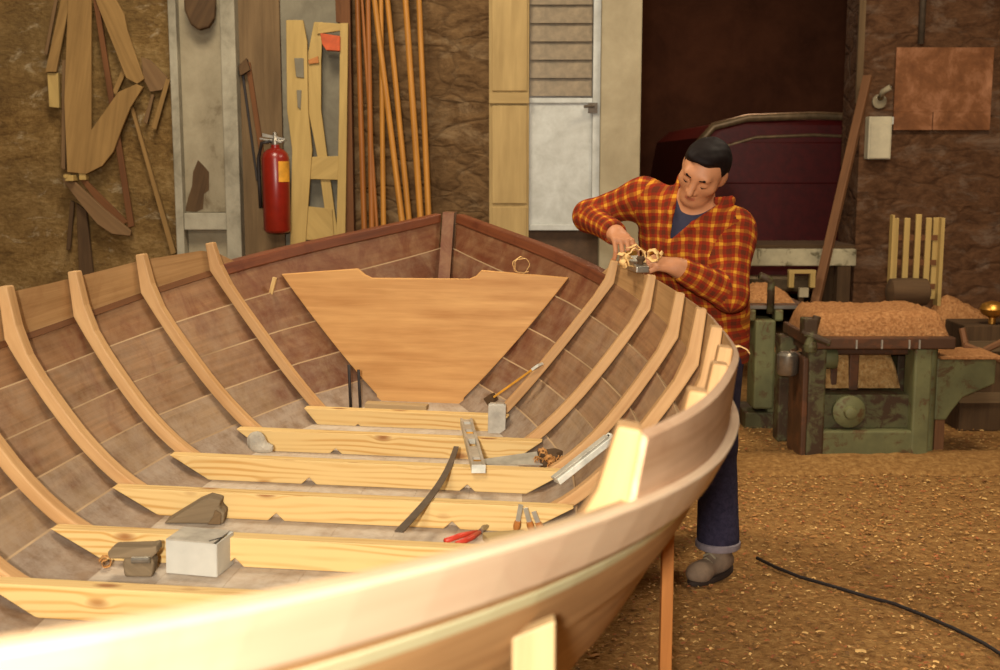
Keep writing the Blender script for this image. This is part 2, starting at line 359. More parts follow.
SB = [0, .15, .34, .55, .78, 1.0]; SM = ['strake_c', 'strake_m', 'strake_b', 'strake_b', 'strake_a']
for sd in (-1, 1):
    for k in range(5):
        w0, w1 = SB[k], SB[k+1]; wa = max(0, w0-(.02 if k else 0)); ws = [wa+(w1-wa)*q for q in (0, .25, .5, .75, 1-.007/(w1-wa), 1)]
        A = []; B = []
        for t in TS:
            ra = []; rb = []
            for j, w in enumerate(ws):
                off = .011*(1-(w-wa)/(w1-wa)) if k else .002
                p = HP(t, w, sd); n = HN(t, w, sd); ra.append(p+n*off); rb.append(p+n*(off+.015))
            A.append(ra); B.append(rb)
        MB().slab(A, B, lambda i, j, k=k, sd=sd: (TS[i]*2.4+k*3.1+sd*.7, ws[j]*.55+k+sd*2.3), (lambda i, j: 2 if j == 4 and k < 4 else 0), 1, 2).build('strake', [SM[k], 'outer', 'seam'], boat, smooth=35)
    # washboard between the first and the last frame
    us = [1.305+(4.36-1.305)*i/40 for i in range(41)]
    A = []; B = []
    for u in us:
        wt = wtop(u, sd); ra = []; rb = []
        for j in range(4):
            w = 1+(wt-1)*j/3; t = tu(u, w); p = HP(t, w, sd); n = HN(t, .99, sd); ra.append(p+n*.002); rb.append(p+n*.014)
        A.append(ra); B.append(rb)
    MB().slab(A, B, lambda i, j, sd=sd: (us[i]+sd*4, j*.045+sd*1.7), 0, 1).build('washboard', ['strake_top', 'washboard_lit'], boat, smooth=35)
    A = []; B = []
    for u in us:                           # red-brown seam batten under the washboard
        ra = []; rb = []
        for w in (.968, 1.002): t = tu(u, w); p = HP(t, w, sd); n = HN(t, .99, sd); ra.append(p-n*.004); rb.append(p+n*.001)
        A.append(ra); B.append(rb)
    if sd < 0: MB().slab(A, B, lambda i, j, sd=sd: (us[i]+sd*2, j*.02)).build('seam_batten', 'template_red', boat)
    # rail: pale planed belt amidships and aft, red primed towards the bow
    def rail(ts, d0, d1, za, zb_, mat, name):
        A = []; B = []
        for t in ts:
            n = HN(t, .99, sd); n = Vector((n.x, n.y, 0)).normalized()
            z0 = zs(t)
            ra = []; rb = []
            for zz in (za, zb_):
                w = 1+min(0, zz)/(zs(t)-zb(t)); p = HP(t, w, sd); p.z = z0+zz-Z0
                ra.append(p+n*d0); rb.append(p+n*d1)
            A.append(ra); B.append(rb)
        MB().slab(A, B, lambda i, j: (ts[i]*2.5+sd, j*.05+sd*1.3)).build(name, mat, boat, bevel=.004)
    rail([-.985+(.575+.985)*i/48 for i in range(49)], .0155, .034, -.056, .004, 'belt', 'belt_rail')
    rail([.577+(.985-.577)*i/20 for i in range(21)], -.004, .042, -.028, .010, 'red_rail', 'bow_rail')
    rail([-.985+1.97*i/64 for i in range(65)], .016, .024, -.090, -.070, 'strip', 'rubbing_strip')
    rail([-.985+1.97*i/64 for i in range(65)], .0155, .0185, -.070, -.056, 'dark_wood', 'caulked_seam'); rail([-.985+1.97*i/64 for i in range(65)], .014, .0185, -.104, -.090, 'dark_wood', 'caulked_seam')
# bottom planking
nb = 6
for b in range(nb):
    f0, f1 = -1+2*b/nb, -1+2*(b+1)/nb-.0012; A = []; B = []
    for t in TS:
        h = hb(t, 0)+.004; y = t*Lw(0); z = zb(t)-Z0
        A.append([Vector((h*f0, y, z)), Vector((h*f1, y, z))]); B.append([Vector((h*f0, y, z-.018)), Vector((h*f1, y, z-.018))])
    MB().slab(A, B, lambda i, j, b=b: (TS[i]*2.2+b*1.3, b*.9+j*.12), 0, 1).build('bottom_plank', ['bottom', 'outer'], boat)
MB().box((0, 0, -.01), (.06, 4.3, .06)).build('keel', 'outer', boat)
for e in (1, -1):
    ws = [i/12*1.0 for i in range(13)]
    t_ = e
    oc = [Vector((-.025, e*(Lw(w)+.045), zb(1)+(zs(e)-zb(1))*w-Z0+.008)) for w in ws]; ic = [Vector((-.025, e*(Lw(w)-.055), zb(1)+(zs(e)-zb(1))*w-Z0+.008)) for w in ws]
    m = MB()
    m.slab([[a, b] for a, b in zip(oc, ic)], [[a+Vector((.05, 0, 0)), b+Vector((.05, 0, 0))] for a, b in zip(oc, ic)], lambda i, j: (i*.06, j*.1))
    m.build('stem_post', 'strake_a', boat)
FU = [4.24-.365*i for i in range(9)]
for i, u in enumerate(FU):
    for sd in (-1, 1):
        wt = wtop(u, sd)+(.022 if sd < 0 else .010 if i < 5 else .002)*2; ws = [0, .03, .07, .12, .18, .25, .33, .42, .52, .63, .75, .87, 1.0, wt]
        out = []
        for w in ws: t = tu(u, w); out.append(Vector((hb(t, w), 0, zb(t)+(zs(t)-zb(t))*w-Z0)))
        inn = []
        for k in range(len(out)):
            a = out[min(k+1, len(out)-1)]-out[max(k-1, 0)]; n = Vector((-a.z, 0, a.x)).normalized()
            inn.append(out[k]+n*(.032 if k < 12 else .027)); 
        for ps in (inn,):
            for _ in range(2 if sd < 0 else 1):
                q = [p.copy() for p in ps]
                for k in range(8, len(ps)-1): ps[k] = q[k]*.5+(q[k-1]+q[k+1])*.25
        inn[-1] = out[-1]+(inn[-1]-out[-1]).normalized()*.027
        g0 = u-UC-.021; g1 = u-UC+.021
        f = lambda p, y: Vector((sd*p.x, y, p.z))
        A = [[f(p, g0), f(p, g1)] for p in inn]; B = [[f(p, g0), f(p, g1)] for p in out]
        MB().slab(A, B, lambda a, b, i=i, sd=sd: (ws[a]*.75+i*.7+sd, b*.046+i+sd*.4)).build('frame', 'frame', boat, bevel=.004)
    # floor timber beside the frame, with limber notches
    def half(z): w = wz(u-.047, z); t = tu(u-.047, w); return hb(t, w)
    zt = .672; h0 = half(.605)-.012; h1 = half(zt)-.012; y = u-UC-.047-.022
    poly = [(-h0, .601)]
    for nv in (-.17, .30): poly += [(nv-.022, .601), (nv, .622), (nv+.022, .601)]
    poly += [(h0, .601), (h1, zt), (-h1, zt)]
    MB().prism([Vector((a, y, b-Z0)) for a, b in poly], (0, .044, 0)).build('floor_timber', 'pine', boat, bevel=.003)
# bulkhead near the bow
u = 4.52; L = []; R = []
for sd, top, acc in ((-1, 1.112, L), (1, 1.132, R)):
    for k in range(9):
        z = .66+(top-.66)*k/8; w = wz(u, z); t = tu(u, w); acc.append((sd*(hb(t, w)-.006), z))
poly = L[:]+[(-.245, 1.142), (-.215, 1.118), (-.19, 1.108), (.18, 1.116), (.205, 1.128), (.225, 1.150)]+R[::-1]
poly = [(poly[0][0], .63)]+poly+[(poly[-1][0], .63)]
MB().prism([Vector((a, u-UC, b-Z0)) for a, b in poly], (0, .02, 0)).build('bulkhead', 'ply', boat, bevel=.003)
# small peg nailed to the port bow planking
w = .80; t = tu(4.44, w); p = HP(t, w, -1)-HN(t, w, -1)*.012
MB().box(p, (.014, .014, .075), Euler((0, .25, 0)).to_matrix()).build('cleat', 'pine', boat)
# trestles carrying the hull
for k, u in enumerate((3.9, 1.5)):
    tr = thing('trestle', ('low timber trestle under the fore part of the boat keel', 'low timber trestle under the after part of the boat keel')[k], 'trestle', loc=bw(0, u, 0)*1.0, rot=(0, 0, -TH))
    tr.location.z = 0
    MB().box((0, 0, .49), (.62, .09, .07)).build('beam', 'grey_board', tr)
    for sx in (-1, 1): MB().box((sx*.24, 0, .2275), (.07, .07, .455)).build('leg', 'grey_board', tr)
# ------------------------------------------------------------------ the room
YW, YR = 7.2, 8.6
def rbox(x0, y0, z0, x1, y1, z1, name, mat, parent=None, bevel=0):
    c = ((x0+x1)/2, (y0+y1)/2, (z0+z1)/2); return MB().box(c, (x1-x0, y1-y0, z1-z0)).build(name, mat, parent, loc=c if parent is None else (0, 0, 0), bevel=bevel)
def pxx(x, Y, y=130): return wp(x, y, Y).x
def pxz(y, Y): return wp(500, y, Y).z
struct(rbox(-6, -3, -.2, 6, 14.2, 0, 'floor', 'floor'), 'earthy workshop floor strewn with sawdust and shavings', 'floor')
xl = pxx(172, YW); xm = pxx(489, YW); xd = pxx(640, YW)
struct(rbox(-6, YW, 0, xl+.02, YW+.4, 4.4, 'wall_left', 'wall_left'), 'ochre plastered stone wall behind the hanging templates', 'wall')
struct(rbox(xl+.02, YW, 0, xm+.02, YW+.4, 4.4, 'wall_back', 'wall_stone'), 'brown rubble stone wall behind the bundle of poles', 'wall')
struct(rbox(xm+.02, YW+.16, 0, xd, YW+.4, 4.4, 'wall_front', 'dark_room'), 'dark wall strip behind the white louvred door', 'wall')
x_ro = pxx(860, YR)
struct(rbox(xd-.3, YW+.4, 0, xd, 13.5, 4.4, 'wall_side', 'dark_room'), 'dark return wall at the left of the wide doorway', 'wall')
struct(rbox(x_ro, YR, 0, 6, YR+.45, 4.4, 'wall_right', 'wall_dark'), 'dark reddish rubble wall behind the green machine', 'wall')
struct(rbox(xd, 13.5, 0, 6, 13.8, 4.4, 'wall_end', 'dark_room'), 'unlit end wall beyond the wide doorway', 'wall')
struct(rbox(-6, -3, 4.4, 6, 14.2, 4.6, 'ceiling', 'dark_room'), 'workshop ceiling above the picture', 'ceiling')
struct(rbox(-6.2, -3, 0, -6, YW+.4, 4.4, 'wall_west', 'wall_left'), 'plastered wall left of the boat', 'wall')
struct(rbox(6, -3, 0, 6.2, 14.2, 4.4, 'wall_east', 'wall_dark'), 'dark wall right of the machines', 'wall')
struct(rbox(-6, -3.2, 0, 6, -3, 4.4, 'wall_south', 'wall_left'), 'plastered wall behind the camera', 'wall')
# pale jamb strip at the edge of the doorway
p = wp(862, 30, YR-.03)
struct(rbox(p.x-.022, YR-.03, 1.95, p.x+.022, YR-.005, 4.3, 'trim_4', 'grey_board'), 'pale edge strip on the right doorway jamb', 'trim')
# painted concrete pier with a stained niche
pr = bpy.data.objects.new('trim_1', None); COL.objects.link(pr); struct(pr, 'grey painted concrete pier with a stained recess', 'pier')
Yp = YW-.16
a, b, c_, d = [pxx(q, Yp) for q in (172, 180, 223, 238)]
pr.location = ((a+d)/2, Yp+.08, 0)
def rel(o, par):
    o.parent = par; o.location = Vector(o.location)-Vector(par.location); return o
z1, z2, z3 = pxz(213, Yp), pxz(240, Yp), pxz(70, Yp)
def pb(x0, y0, z0, x1, y1, zz, name, mat): 
    return rel(rbox(x0, y0, z0, x1, y1, zz, name, mat, bevel=.006), pr)
pb(a, Yp, 0, b, YW-.005, 4.3, 'stile', 'concrete'); pb(c_, Yp, 0, d, YW-.005, 4.3, 'stile', 'concrete')
pb(b, Yp+.06, z1, c_, YW-.005, 3.1, 'recess_panel', 'niche'); pb(b, Yp, 3.1, c_, YW-.005, 4.3, 'head', 'concrete')
pb(b, Yp+.01, z1-.10, c_+.0, YW-.005, z1, 'sill', 'concrete'); pb(b, Yp+.09, .9, c_, YW-.005, z1-.10, 'lower_recess', 'niche'); pb(b, Yp+.01, 0, c_, YW-.005, .9, 'plinth', 'concrete')
q = [wp(x, y, Yp+.058) for x, y in ((198, 160), (204, 166), (209, 172), (209, 190), (204, 194), (203, 209), (196, 212), (185, 211), (188, 198), (192, 186), (193, 172))]
o = MB().prism([p-Vector(pr.location) for p in q], (0, .004, 0)).build('rust_stain', 'dark_wood', pr)
# weathered board column and grey panel
struct(rbox(pxx(238, YW), YW-.06, 0, pxx(284, YW), YW-.005, 4.3, 'trim_2', 'grey_board'), 'weathered grey-brown board upright behind the extinguisher', 'board')
struct(rbox(pxx(284, YW), YW-.025, 0, pxx(345, YW), YW-.005, 4.3, 'trim_3', 'grey_panel'), 'grey panel behind the pale wooden moulds', 'panel')
# cream panelled casing beside the door
cs = bpy.data.objects.new('trim_5', None); COL.objects.link(cs); struct(cs, 'cream panelled timber casing left of the louvred door', 'casing')
xa, xb = pxx(489, YW-.03), pxx(529, YW-.03); cs.location = ((xa+xb)/2, YW, 0)
zt = [0, pxz(205, YW), pxz(104, YW), pxz(93, YW), 4.3]
def cb(x0, y0, z0, x1, y1, zz, name): return rel(rbox(x0, y0, z0, x1, y1, zz, name, 'cream_wood', bevel=.004), cs)
cb(xa, YW-.02, 0, xb, YW+.15, 4.3, 'casing_board')
for z0, zz in ((.02, zt[1]-.01), (zt[1]+.01, zt[2]-.01), (zt[3]+.01, 4.2)): cb(xa+.018, YW-.034, z0, xb-.012, YW-.015, zz, 'raised_panel')
cb(xa, YW-.045, zt[2], xb, YW-.015, zt[3], 'moulding')
# louvred door
dr = bpy.data.objects.new('door_1', None); COL.objects.link(dr); struct(dr, 'white door with louvred upper half and plain lower panel', 'door')
x0, x1 = pxx(529, YW), pxx(600, YW); dr.location = ((x0+x1)/2, YW, 0)
zb_, zm, zt_ = pxz(228, YW), pxz(101, YW), 3.3
def db(xx0, y0, z0, xx1, y1, zz, name, mat, bv=.004): return rel(rbox(xx0, y0, z0, xx1, y1, zz, name, mat, bevel=bv), dr)
db(x0, YW+.02, zb_, x1-.045, YW+.05, zm, 'lower_panel', 'white_panel'); db(x1-.045, YW, zb_, x1, YW+.06, zt_, 'stile', 'white_panel')
db(x0, YW+.005, zb_-.015, x1, YW+.055, zb_+.02, 'bottom_rail', 'white_panel'); db(x0, YW+.005, zm-.012, x1-.045, YW+.055, zm+.018, 'lock_rail', 'white_panel')
db(x0, YW+.05, zm+.018, x1-.045, YW+.06, zt_, 'louvre_back', 'louvre')
n = 0; z = zm+.04
while z < zt_-.05:
    o = MB().box((0, 0, 0), (x1-x0-.055, .006, .125), Euler((-.20, 0, 0)).to_matrix()).build('louvre', 'louvre', None); o.location = ((x0+x1-.045)/2, YW+.028, z+.05); rel(o, dr); z += .105
m = MB(); m.box((x1-.045, YW-.012, pxz(108, YW)), (.055, .014, .06)); m.tube([(x1-.045, YW-.02, pxz(106, YW)), (x1-.045, YW-.05, pxz(106, YW)), (x1-.10, YW-.055, pxz(107, YW))], .009)
o = m.build('door_latch', 'darksteel', None, loc=(x1-.05, YW-.02, pxz(108, YW))); rel(o, dr)
db(x0, YW+.06, 0, x1, YW+.10, zb_-.015, 'gap_shade_board', 'door_dark')  # dark board standing in for the shaded gap below the door
struct(rbox(pxx(600, YW), YW-.03, 0, xd+.0, YW+.155, 4.3, 'trim_6', 'jamb', bevel=.008), 'cream painted post between the louvred door and the dark doorway', 'post')

# ------------------------------------------------------------------ things hanging and leaning on the left wall
def pxpoly(pts, Y, th, name, mat, label=None, cat=None, parent=None, group=None, bevel=.003, dY=None):
    P = [wp(x, y, Y+(dY(x, y) if dY else 0)) for x, y in pts]; c = sum(P, Vector())/len(P)
    if parent is not None: c = Vector(parent.location); 
    o = MB().prism([p-c for p in P], (0, th, 0)).build(name, mat, parent, bevel=bevel)
    if parent is None: o.location = c
    if label: tag(o, label, cat, group)
    return o
G = 'templates hanging on the ochre wall'
pxpoly([(68, -6), (91, -6), (91, 130), (118, 92), (136, 84), (143, 87), (130, 108), (121, 130), (113, 152), (102, 166), (86, 174), (67, 172), (64, 100)], 7.079, .022, 'wooden_template', 'template', 'large knee-shaped plank template, biggest on the ochre wall', 'template', None, G)
pxpoly([(93, -6), (113, -6), (124, 14), (127, 30), (144, 79), (137, 84), (126, 78)], 7.102, .02, 'wooden_template', 'template', 'diagonal board template slanting down to the tip of the knee-shaped one', 'template', None, G)
pxpoly([(62, -6), (71, -6), (56, 72), (45, 72)], 7.102, .02, 'wooden_strip', 'template', 'pale slanting wooden strip left of the big knee template', 'strip', None, G)
pxpoly([(55, -6), (58.5, -6), (47, 55), (44, 54)], 7.129, .015, 'wooden_strip', 'template_grey', 'thin batten behind the pale slanting strip, leftmost on the wall', 'strip', None, G)
pxpoly([(47, 73), (58, 73), (59, 108), (49, 107)], 7.124, .03, 'wooden_block', 'pale_template', 'small yellowish block under the end of the pale slanting strip', 'block')
pxpoly([(62, 60), (66, 60), (65, 170), (61, 168)], 7.124, .02, 'wooden_strip', 'template_grey', 'narrow upright strip along the left edge of the big knee template', 'strip', None, G)
pxpoly([(92, -6), (97, -6), (134, 226), (128, 228)], 7.115, .02, 'wooden_stick', 'template_red', 'red-brown stick slanting behind the knee template down to the low curved piece', 'stick')
pxpoly([(130, 108), (133, 107), (176, 253), (171, 255)], 7.138, .03, 'wooden_stick', 'template', 'long thin stick slanting down beside the grey pier', 'stick')
pxpoly([(166, 78), (170, 80), (156, 130), (151, 128)], 7.124, .02, 'wooden_strip', 'template', 'short pale strip hanging close to the grey pier', 'strip')
pxpoly([(151, 94), (154, 95), (147, 124), (143, 122)], 7.133, .02, 'wooden_strip', 'template_grey', 'shorter faint strip left of the one near the pier', 'strip')
pxpoly([(141, 57), (150, 60), (168, 78), (162, 90), (150, 92), (143, 78)], 7.142, .02, 'wooden_board', 'template_grey', 'brownish triangular board behind the tip of the knee template', 'board')
pxpoly([(123, 66), (127, 70), (116, 95), (112, 92)], 7.133, .02, 'wooden_strip', 'template', 'short strip under the diagonal board template', 'strip')
pxpoly([(62, 180), (74, 181), (88, 194), (104, 209), (120, 222), (131, 231), (130, 236), (112, 234), (97, 224), (82, 206)], 7.088, .025, 'curved_template', 'template_grey', 'grey-brown curved template, lowest hanging on the ochre wall', 'template')
pxpoly([(80, 180), (86, 180), (112, 206), (128, 222), (122, 225), (98, 204)], 7.115, .02, 'curved_template', 'template_red', 'reddish curved template just behind the lowest grey-brown one', 'template')
pxpoly([(76, 203), (86, 211), (93, 275), (79, 280)], 7.133, .03, 'wooden_post', 'dark_wood', 'dark stub of board below the curved templates', 'post')
pxpoly([(70, 200), (74, 202), (70, 250), (66, 250)], 7.133, .02, 'wooden_strip', 'dark_wood', 'dark narrow strip left of the dark stub of board', 'strip')
m = MB(); q = wp(72, 178, 7.09); m.box(q, (.05, .10, .035)); m.box(q+Vector((.06, .03, .01)), (.04, .06, .045)); m.tube([q+Vector((-.02, .108, .01)), q+Vector((-.02, -.06, .01))], .012)
tag(m.build('wall_bracket', 'pale_template', None, loc=q, bevel=.004), 'small light wooden peg bracket between the knee and curved templates', 'bracket')
# dark hanging thing on the pier, stain-dark leather apron
pxpoly([(183, -8), (216, -8), (214, 18), (208, 27), (198, 30), (190, 24), (184, 10)], Yp-.05, .04, 'leather_apron', 'dark_wood', 'dark brown rounded thing hanging at the top of the grey pier', 'apron', bevel=.012)
pxpoly([(238, 66), (246, 58), (250, 70), (240, 76)], YW-.12, .05, 'wooden_hook', 'dark_wood', 'dark peg on the weathered board near the pier edge', 'hook')
pxpoly([(241, 72), (243.5, 72), (258, 180), (256, 181)], YW-.085, .012, 'thin_rod', 'black', 'thin dark rod slanting on the weathered board', 'rod')
pxpoly([(245, 62), (250, 62), (265, 160), (262, 172)], YW-.09, .02, 'wooden_strip', 'template_red', 'reddish strip slanting beside the thin dark rod', 'strip')
# fire extinguisher
q = wp(277.5, 233, 6.98); zt_ = wp(277.5, 150, 6.98).z-q.z
fx = thing('fire_extinguisher', 'red fire extinguisher hanging on the weathered board', 'extinguisher', q)
r = .078
MB().lathe((0, 0, 0), [(.05, 0), (r-.012, .004), (r, .02), (r, zt_-.05), (r-.008, zt_-.02), (.05, zt_), (.026, zt_+.012), (.024, zt_+.03)]).build('cylinder', 'red_paint', fx, smooth=50)
m = MB(); m.lathe((0, 0, zt_+.03), [(.02, 0), (.022, .02), (.016, .03), (.012, .07)]); m.tube([(-.03, 0, zt_+.055), (.05, 0, zt_+.05)], .011); m.build('valve', 'steel', fx, smooth=50)
m = MB(); m.prism([(-.07, -.012, zt_+.075), (.06, -.012, zt_+.055), (.06, -.012, zt_+.065), (-.07, -.012, zt_+.095)], (0, .024, 0)); m.prism([(-.085, -.012, zt_+.06), (.04, -.012, zt_+.04), (.04, -.012, zt_+.048), (-.085, -.012, zt_+.07)], (0, .024, 0)); m.build('lever', 'steel', fx)
m = MB(); A = []; B = []
for i in range(7):
    a_ = -.15-1.05+1.1*i/6
    A.append([Vector((r*cos(a_)*1.004, r*sin(a_)*1.004, z)) for z in (zt_*.62, zt_*.97-.05)]); B.append([Vector((r*cos(a_)*1.02, r*sin(a_)*1.02, z)) for z in (zt_*.62, zt_*.97-.05)])
m.slab(A, B, lambda i, j: (i*.1, j*.1)).build('label', 'yellow_label', fx)
m = MB(); m.box((0, .10, zt_*.55), (.05, .12, .05)); m.box((0, r+.008, zt_*.55), (.06, .016, .3)); m.build('wall_bracket', 'darksteel', fx)
m = MB(); m.tube([(-.02, -.005, zt_+.05), (-.075, -.01, zt_+.04), (-.098, 0, zt_-.05), (-.097, 0, zt_*.6), (-.093, 0, zt_*.3)], .011); m.build('hose', 'black', fx, smooth=True)
# pale moulds leaning on the grey panel
q = wp(314, 255, 7.0); mo = thing('mould_frame', 'pale timber mould frame with crossbars leaning against the grey panel', 'frame', (q.x, q.y, 0))
def mp(pts, Y, th, name, mat): return pxpoly(pts, Y, th, name, mat, parent=mo)
zfl = lambda Y: None
mp([(286, 20), (303, 20), (307, 42), (308, 110), (312, 150), (305, 250), (290, 420), (283, 420), (290, 250), (292, 150), (287, 110)], 7.06, .025, 'leg', 'pale_template')
mp([(294, 58), (303.5, 58), (304, 78), (296, 77)], 7.052, .006, 'panel', 'grey_panel'); mp([(296.5, 90), (301.5, 90), (300.5, 110), (297.5, 107)], 7.052, .006, 'panel', 'grey_panel')
mp([(314, 22), (323, 22), (321, 62), (321, 110), (327, 155), (340, 250), (354, 420), (344, 420), (330, 248), (317, 155), (308, 110), (306, 63)], 7.09, .025, 'brace', 'pale_template')
mp([(308, 60), (318, 56), (319, 63), (309, 64)], 7.075, .01, 'stain_patch', 'orange_wood')
mp([(318, 22), (346, 24), (346, 30), (317, 34)], 7.075, .02, 'crossbar', 'pale_template')
mp([(307, 157), (340, 156), (339, 180), (306, 179)], 7.075, .02, 'crossbar', 'pale_template'); mp([(304, 206), (332, 209), (334, 240), (303, 240)], 7.075, .02, 'crossbar', 'pale_template')
mp([(340, 23), (348, 23), (347, 120), (345, 250), (344, 420), (335, 420), (336, 250), (339, 110)], 7.04, .035, 'leg', 'pale_template')
pxpoly([(320, 33), (340, 36), (340, 51), (326, 50), (322, 44)], 7.02, .05, 'red_block', 'red_block', 'orange-red block fixed near the top of the pale mould frame', 'block')
for o in mo.children:                          # keep everything above the floor
    for v in o.data.vertices:
        if v.co.z < .004: v.co.z = .004
struct(rbox(pxx(344, YW-.1), YW-.12, 0, pxx(352.5, YW-.1), YW-.03, 4.3, 'trim_7', 'template_red'), 'dark red upright post between the moulds and the poles', 'post')
pxpoly([(335, -6), (344, -6), (343, 24), (336, 22)], YW-.08, .03, 'wooden_board', 'template_red', 'short red-brown board above the orange-red block', 'board')
# poles
GP = 'amber poles leaning on the brown stone wall'
for i, (xa, ya, xb, yb, rr, mt, lab) in enumerate([(357.5, 0, 364.5, 233, .024, 'pole_dark', 'dark amber pole, leftmost of the bundle on the stone wall'), (368, 0, 372, 231, .023, 'pole_dark', 'second pole of the bundle from the dark red post'),
        (381, 0, 383.5, 227, .022, 'pole', 'upright amber pole standing straight in the middle of the bundle'), (374.5, 0, 402, 221, .025, 'pole', 'amber pole tilting most, its foot right of the straight one'),
        (387.5, 0, 409, 219, .024, 'pole', 'amber pole third from the right of the bundle'), (405.5, 0, 420.5, 217, .027, 'pole', 'thick amber pole second from the right of the bundle'), (419, 0, 428.5, 215, .025, 'pole', 'amber pole standing rightmost in the bundle'),
        (362, 0, 377, 229, .014, 'pole_dark', 'thin dark pole behind the left part of the bundle')]):
    Yt, Yb = YW-.09-.03*(i % 2), 6.72+.05*(i % 3)
    T = wp(xa, ya, Yt); d = wp(xb, yb, Yt-.25)-T; k = T.z/-d.z; Bt = T+d*k; T2 = T-d*.22
    L = [T2+(Bt-T2)*s for s in (0, .25, .5, .75, 1)]; L[-1].z = .002
    c = L[-1].copy()
    o = MB().tube([p-c for p in L], [rr*.62, rr*.66, rr*.70, rr*.72, rr*.75], 10).build('wooden_pole', mt, None, smooth=40); o.location = c; tag(o, lab, 'pole', GP)
# dark bench stuff under the door, pale rag
bn = thing('low_chest', 'dark low chest beneath the white door panel', 'chest', (pxx(564, 6.9), 6.9, 0))
w_ = .46
MB().box((0, 0, .42), (w_, .34, .84)).build('body', 'dark_wood', bn, bevel=.008); MB().box((0, 0, .87), (w_+.05, .40, .05)).build('lid', 'grey_board', bn, bevel=.008)
# ------------------------------------------------------------------ beyond the doorway
vx0 = pxx(688, 10.2); vn = thing('parked_vehicle', 'dark red rounded vehicle standing in the gloom beyond the doorway', 'vehicle', (vx0+1.05, 11.4, 0))
m = MB(); zt_ = pxz(118, 10.2); prof = [(-1.0, .42), (-1.04, .8), (-1.02, 1.25), (-.93, zt_-.16), (-.80, zt_-.05), (-.55, zt_), (.55, zt_), (.80, zt_-.05), (.93, zt_-.16), (1.02, 1.25), (1.04, .8), (1.0, .42)]
m.prism([(a, -1.2, b) for a, b in prof], (0, 3.0, 0)); m.build('body', 'van_red', vn, bevel=.06)
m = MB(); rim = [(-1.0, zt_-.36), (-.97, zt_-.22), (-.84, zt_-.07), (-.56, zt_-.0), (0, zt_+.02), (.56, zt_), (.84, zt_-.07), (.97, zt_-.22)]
m.tube([(a, -1.215, b) for a, b in rim], .035, 8); m.build('roof_highlight', 'van_pale', vn, smooth=True)  # pale tube in place of the reflection along the roof edge
MB().tube([(a*.86, -1.2, b-.16) for a, b in rim[1:-1]], .014, 8).build('lower_highlight', 'van_pale', vn, smooth=True)  # thinner pale tube for the lower band of reflected light
MB().prism([(-.8, -1.21, 1.36), (.8, -1.21, 1.36), (.70, -1.21, zt_-.2), (-.70, -1.21, zt_-.2)], (0, .03, 0)).build('rear_window', 'van_red', vn, bevel=.01)
MB().box((0, -1.24, .52), (1.9, .1, .14)).build('bumper', 'van_pale', vn, bevel=.03)
for sx in (-1, 1):
    for yy in (-.75, 1.2): MB().lathe((sx*.86, yy, .32), [(.18, -.09), (.31, -.085), (.32, -.05), (.32, .05), (.31, .085), (.18, .09)], 24, R=Euler((0, pi/2, 0)).to_matrix()).build('wheel', 'black', vn, smooth=40)
# work bench with pale mottled edge in front of the doorway
q0, q1 = wp(752, 249, 8.35), wp(856, 266, 8.35)
bh = thing('work_bench', 'bench with a pale mottled front beam behind the machines', 'bench', ((q0.x+q1.x)/2-.15, 8.6, 0)); L = q1.x-q0.x+.3
MB().box((0, -.22, (q0.z+q1.z)/2), (L, .07, q0.z-q1.z)).build('front_beam', 'mottled', bh, bevel=.008); MB().box((0, .05, q0.z+.012), (L, .5, .024)).build('bench_top', 'dark_wood', bh)
for sx in (-1, 1): MB().box((sx*(L/2-.08), -.2, (q1.z)/2), (.09, .09, q1.z)).build('leg', 'dark_wood', bh); MB().box((sx*(L/2-.08), .22, (q1.z)/2), (.09, .09, q1.z)).build('leg', 'dark_wood', bh)
MB().box((0, .0, .25), (L-.1, .4, .03)).build('shelf', 'dark_wood', bh)
# leaning pole
T = wp(868, 76, 8.45); B_ = wp(793.5, 402, 7.75); B_.z = .014; d = (B_-T).normalized()
R_ = d.to_track_quat('Z', 'Y').to_matrix()
o = MB().box((0, 0, 0), (.062, .04, (B_-T).length), R_).build('leaning_pole', 'brown_pole', None, bevel=.006); o.location = (T+B_)/2; tag(o, 'tall brown pole leaning on the doorway edge behind the machines', 'pole')
# things on the dark wall
def wallbox(x0, y0, x1, y1, Y, th, name, mat, label, cat, bevel=.004):
    a, b = wp(x0, y0, Y), wp(x1, y1, Y); c = ((a.x+b.x)/2, Y+th/2, (a.z+b.z)/2)
    return tag(MB().box(c, (abs(b.x-a.x), th, abs(a.z-b.z))).build(name, mat, None, loc=c, bevel=bevel), label, cat)
sx_ = thing('wall_box', 'small pale upright metal box on the dark wall beside the leaning pole', 'box', wp(878, 138, YR-.05))
a, b = wp(866.5, 116, YR-.1), wp(888, 159, YR-.1); w_, h_ = b.x-a.x, a.z-b.z
MB().box((0, 0, 0), (w_, .09, h_)).build('case', 'white_box', sx_, bevel=.008); MB().box((0, -.048, -.02), (w_*.84, .008, h_*.82)).build('cover', 'white_box', sx_, bevel=.003)
MB().box((w_*.55, .0, .12), (.02, .03, .05)).build('switch', 'alu_white', sx_)
lf = thing('wall_lamp', 'small pale fitting on the dark wall above the metal box', 'fitting', wp(881, 101, YR-.06))
MB().lathe((0, .05, 0), [(.05, 0), (.05, .02), (.03, .03)], 16, R=Euler((pi/2, 0, 0)).to_matrix()).build('base', 'jamb', lf, smooth=40); MB().tube([(0, .02, .02), (-.01, -.06, .06), (.03, -.1, .09)], .02).build('arm', 'jamb', lf, smooth=True)
cp = thing('rusty_sheet', 'coppery rust-brown sheet hung flat on the dark stone wall', 'sheet', wp(943, 89, YR-.03))
a, b = wp(897, 47, YR-.05), wp(990, 130, YR-.05); w_, h_ = b.x-a.x, a.z-b.z
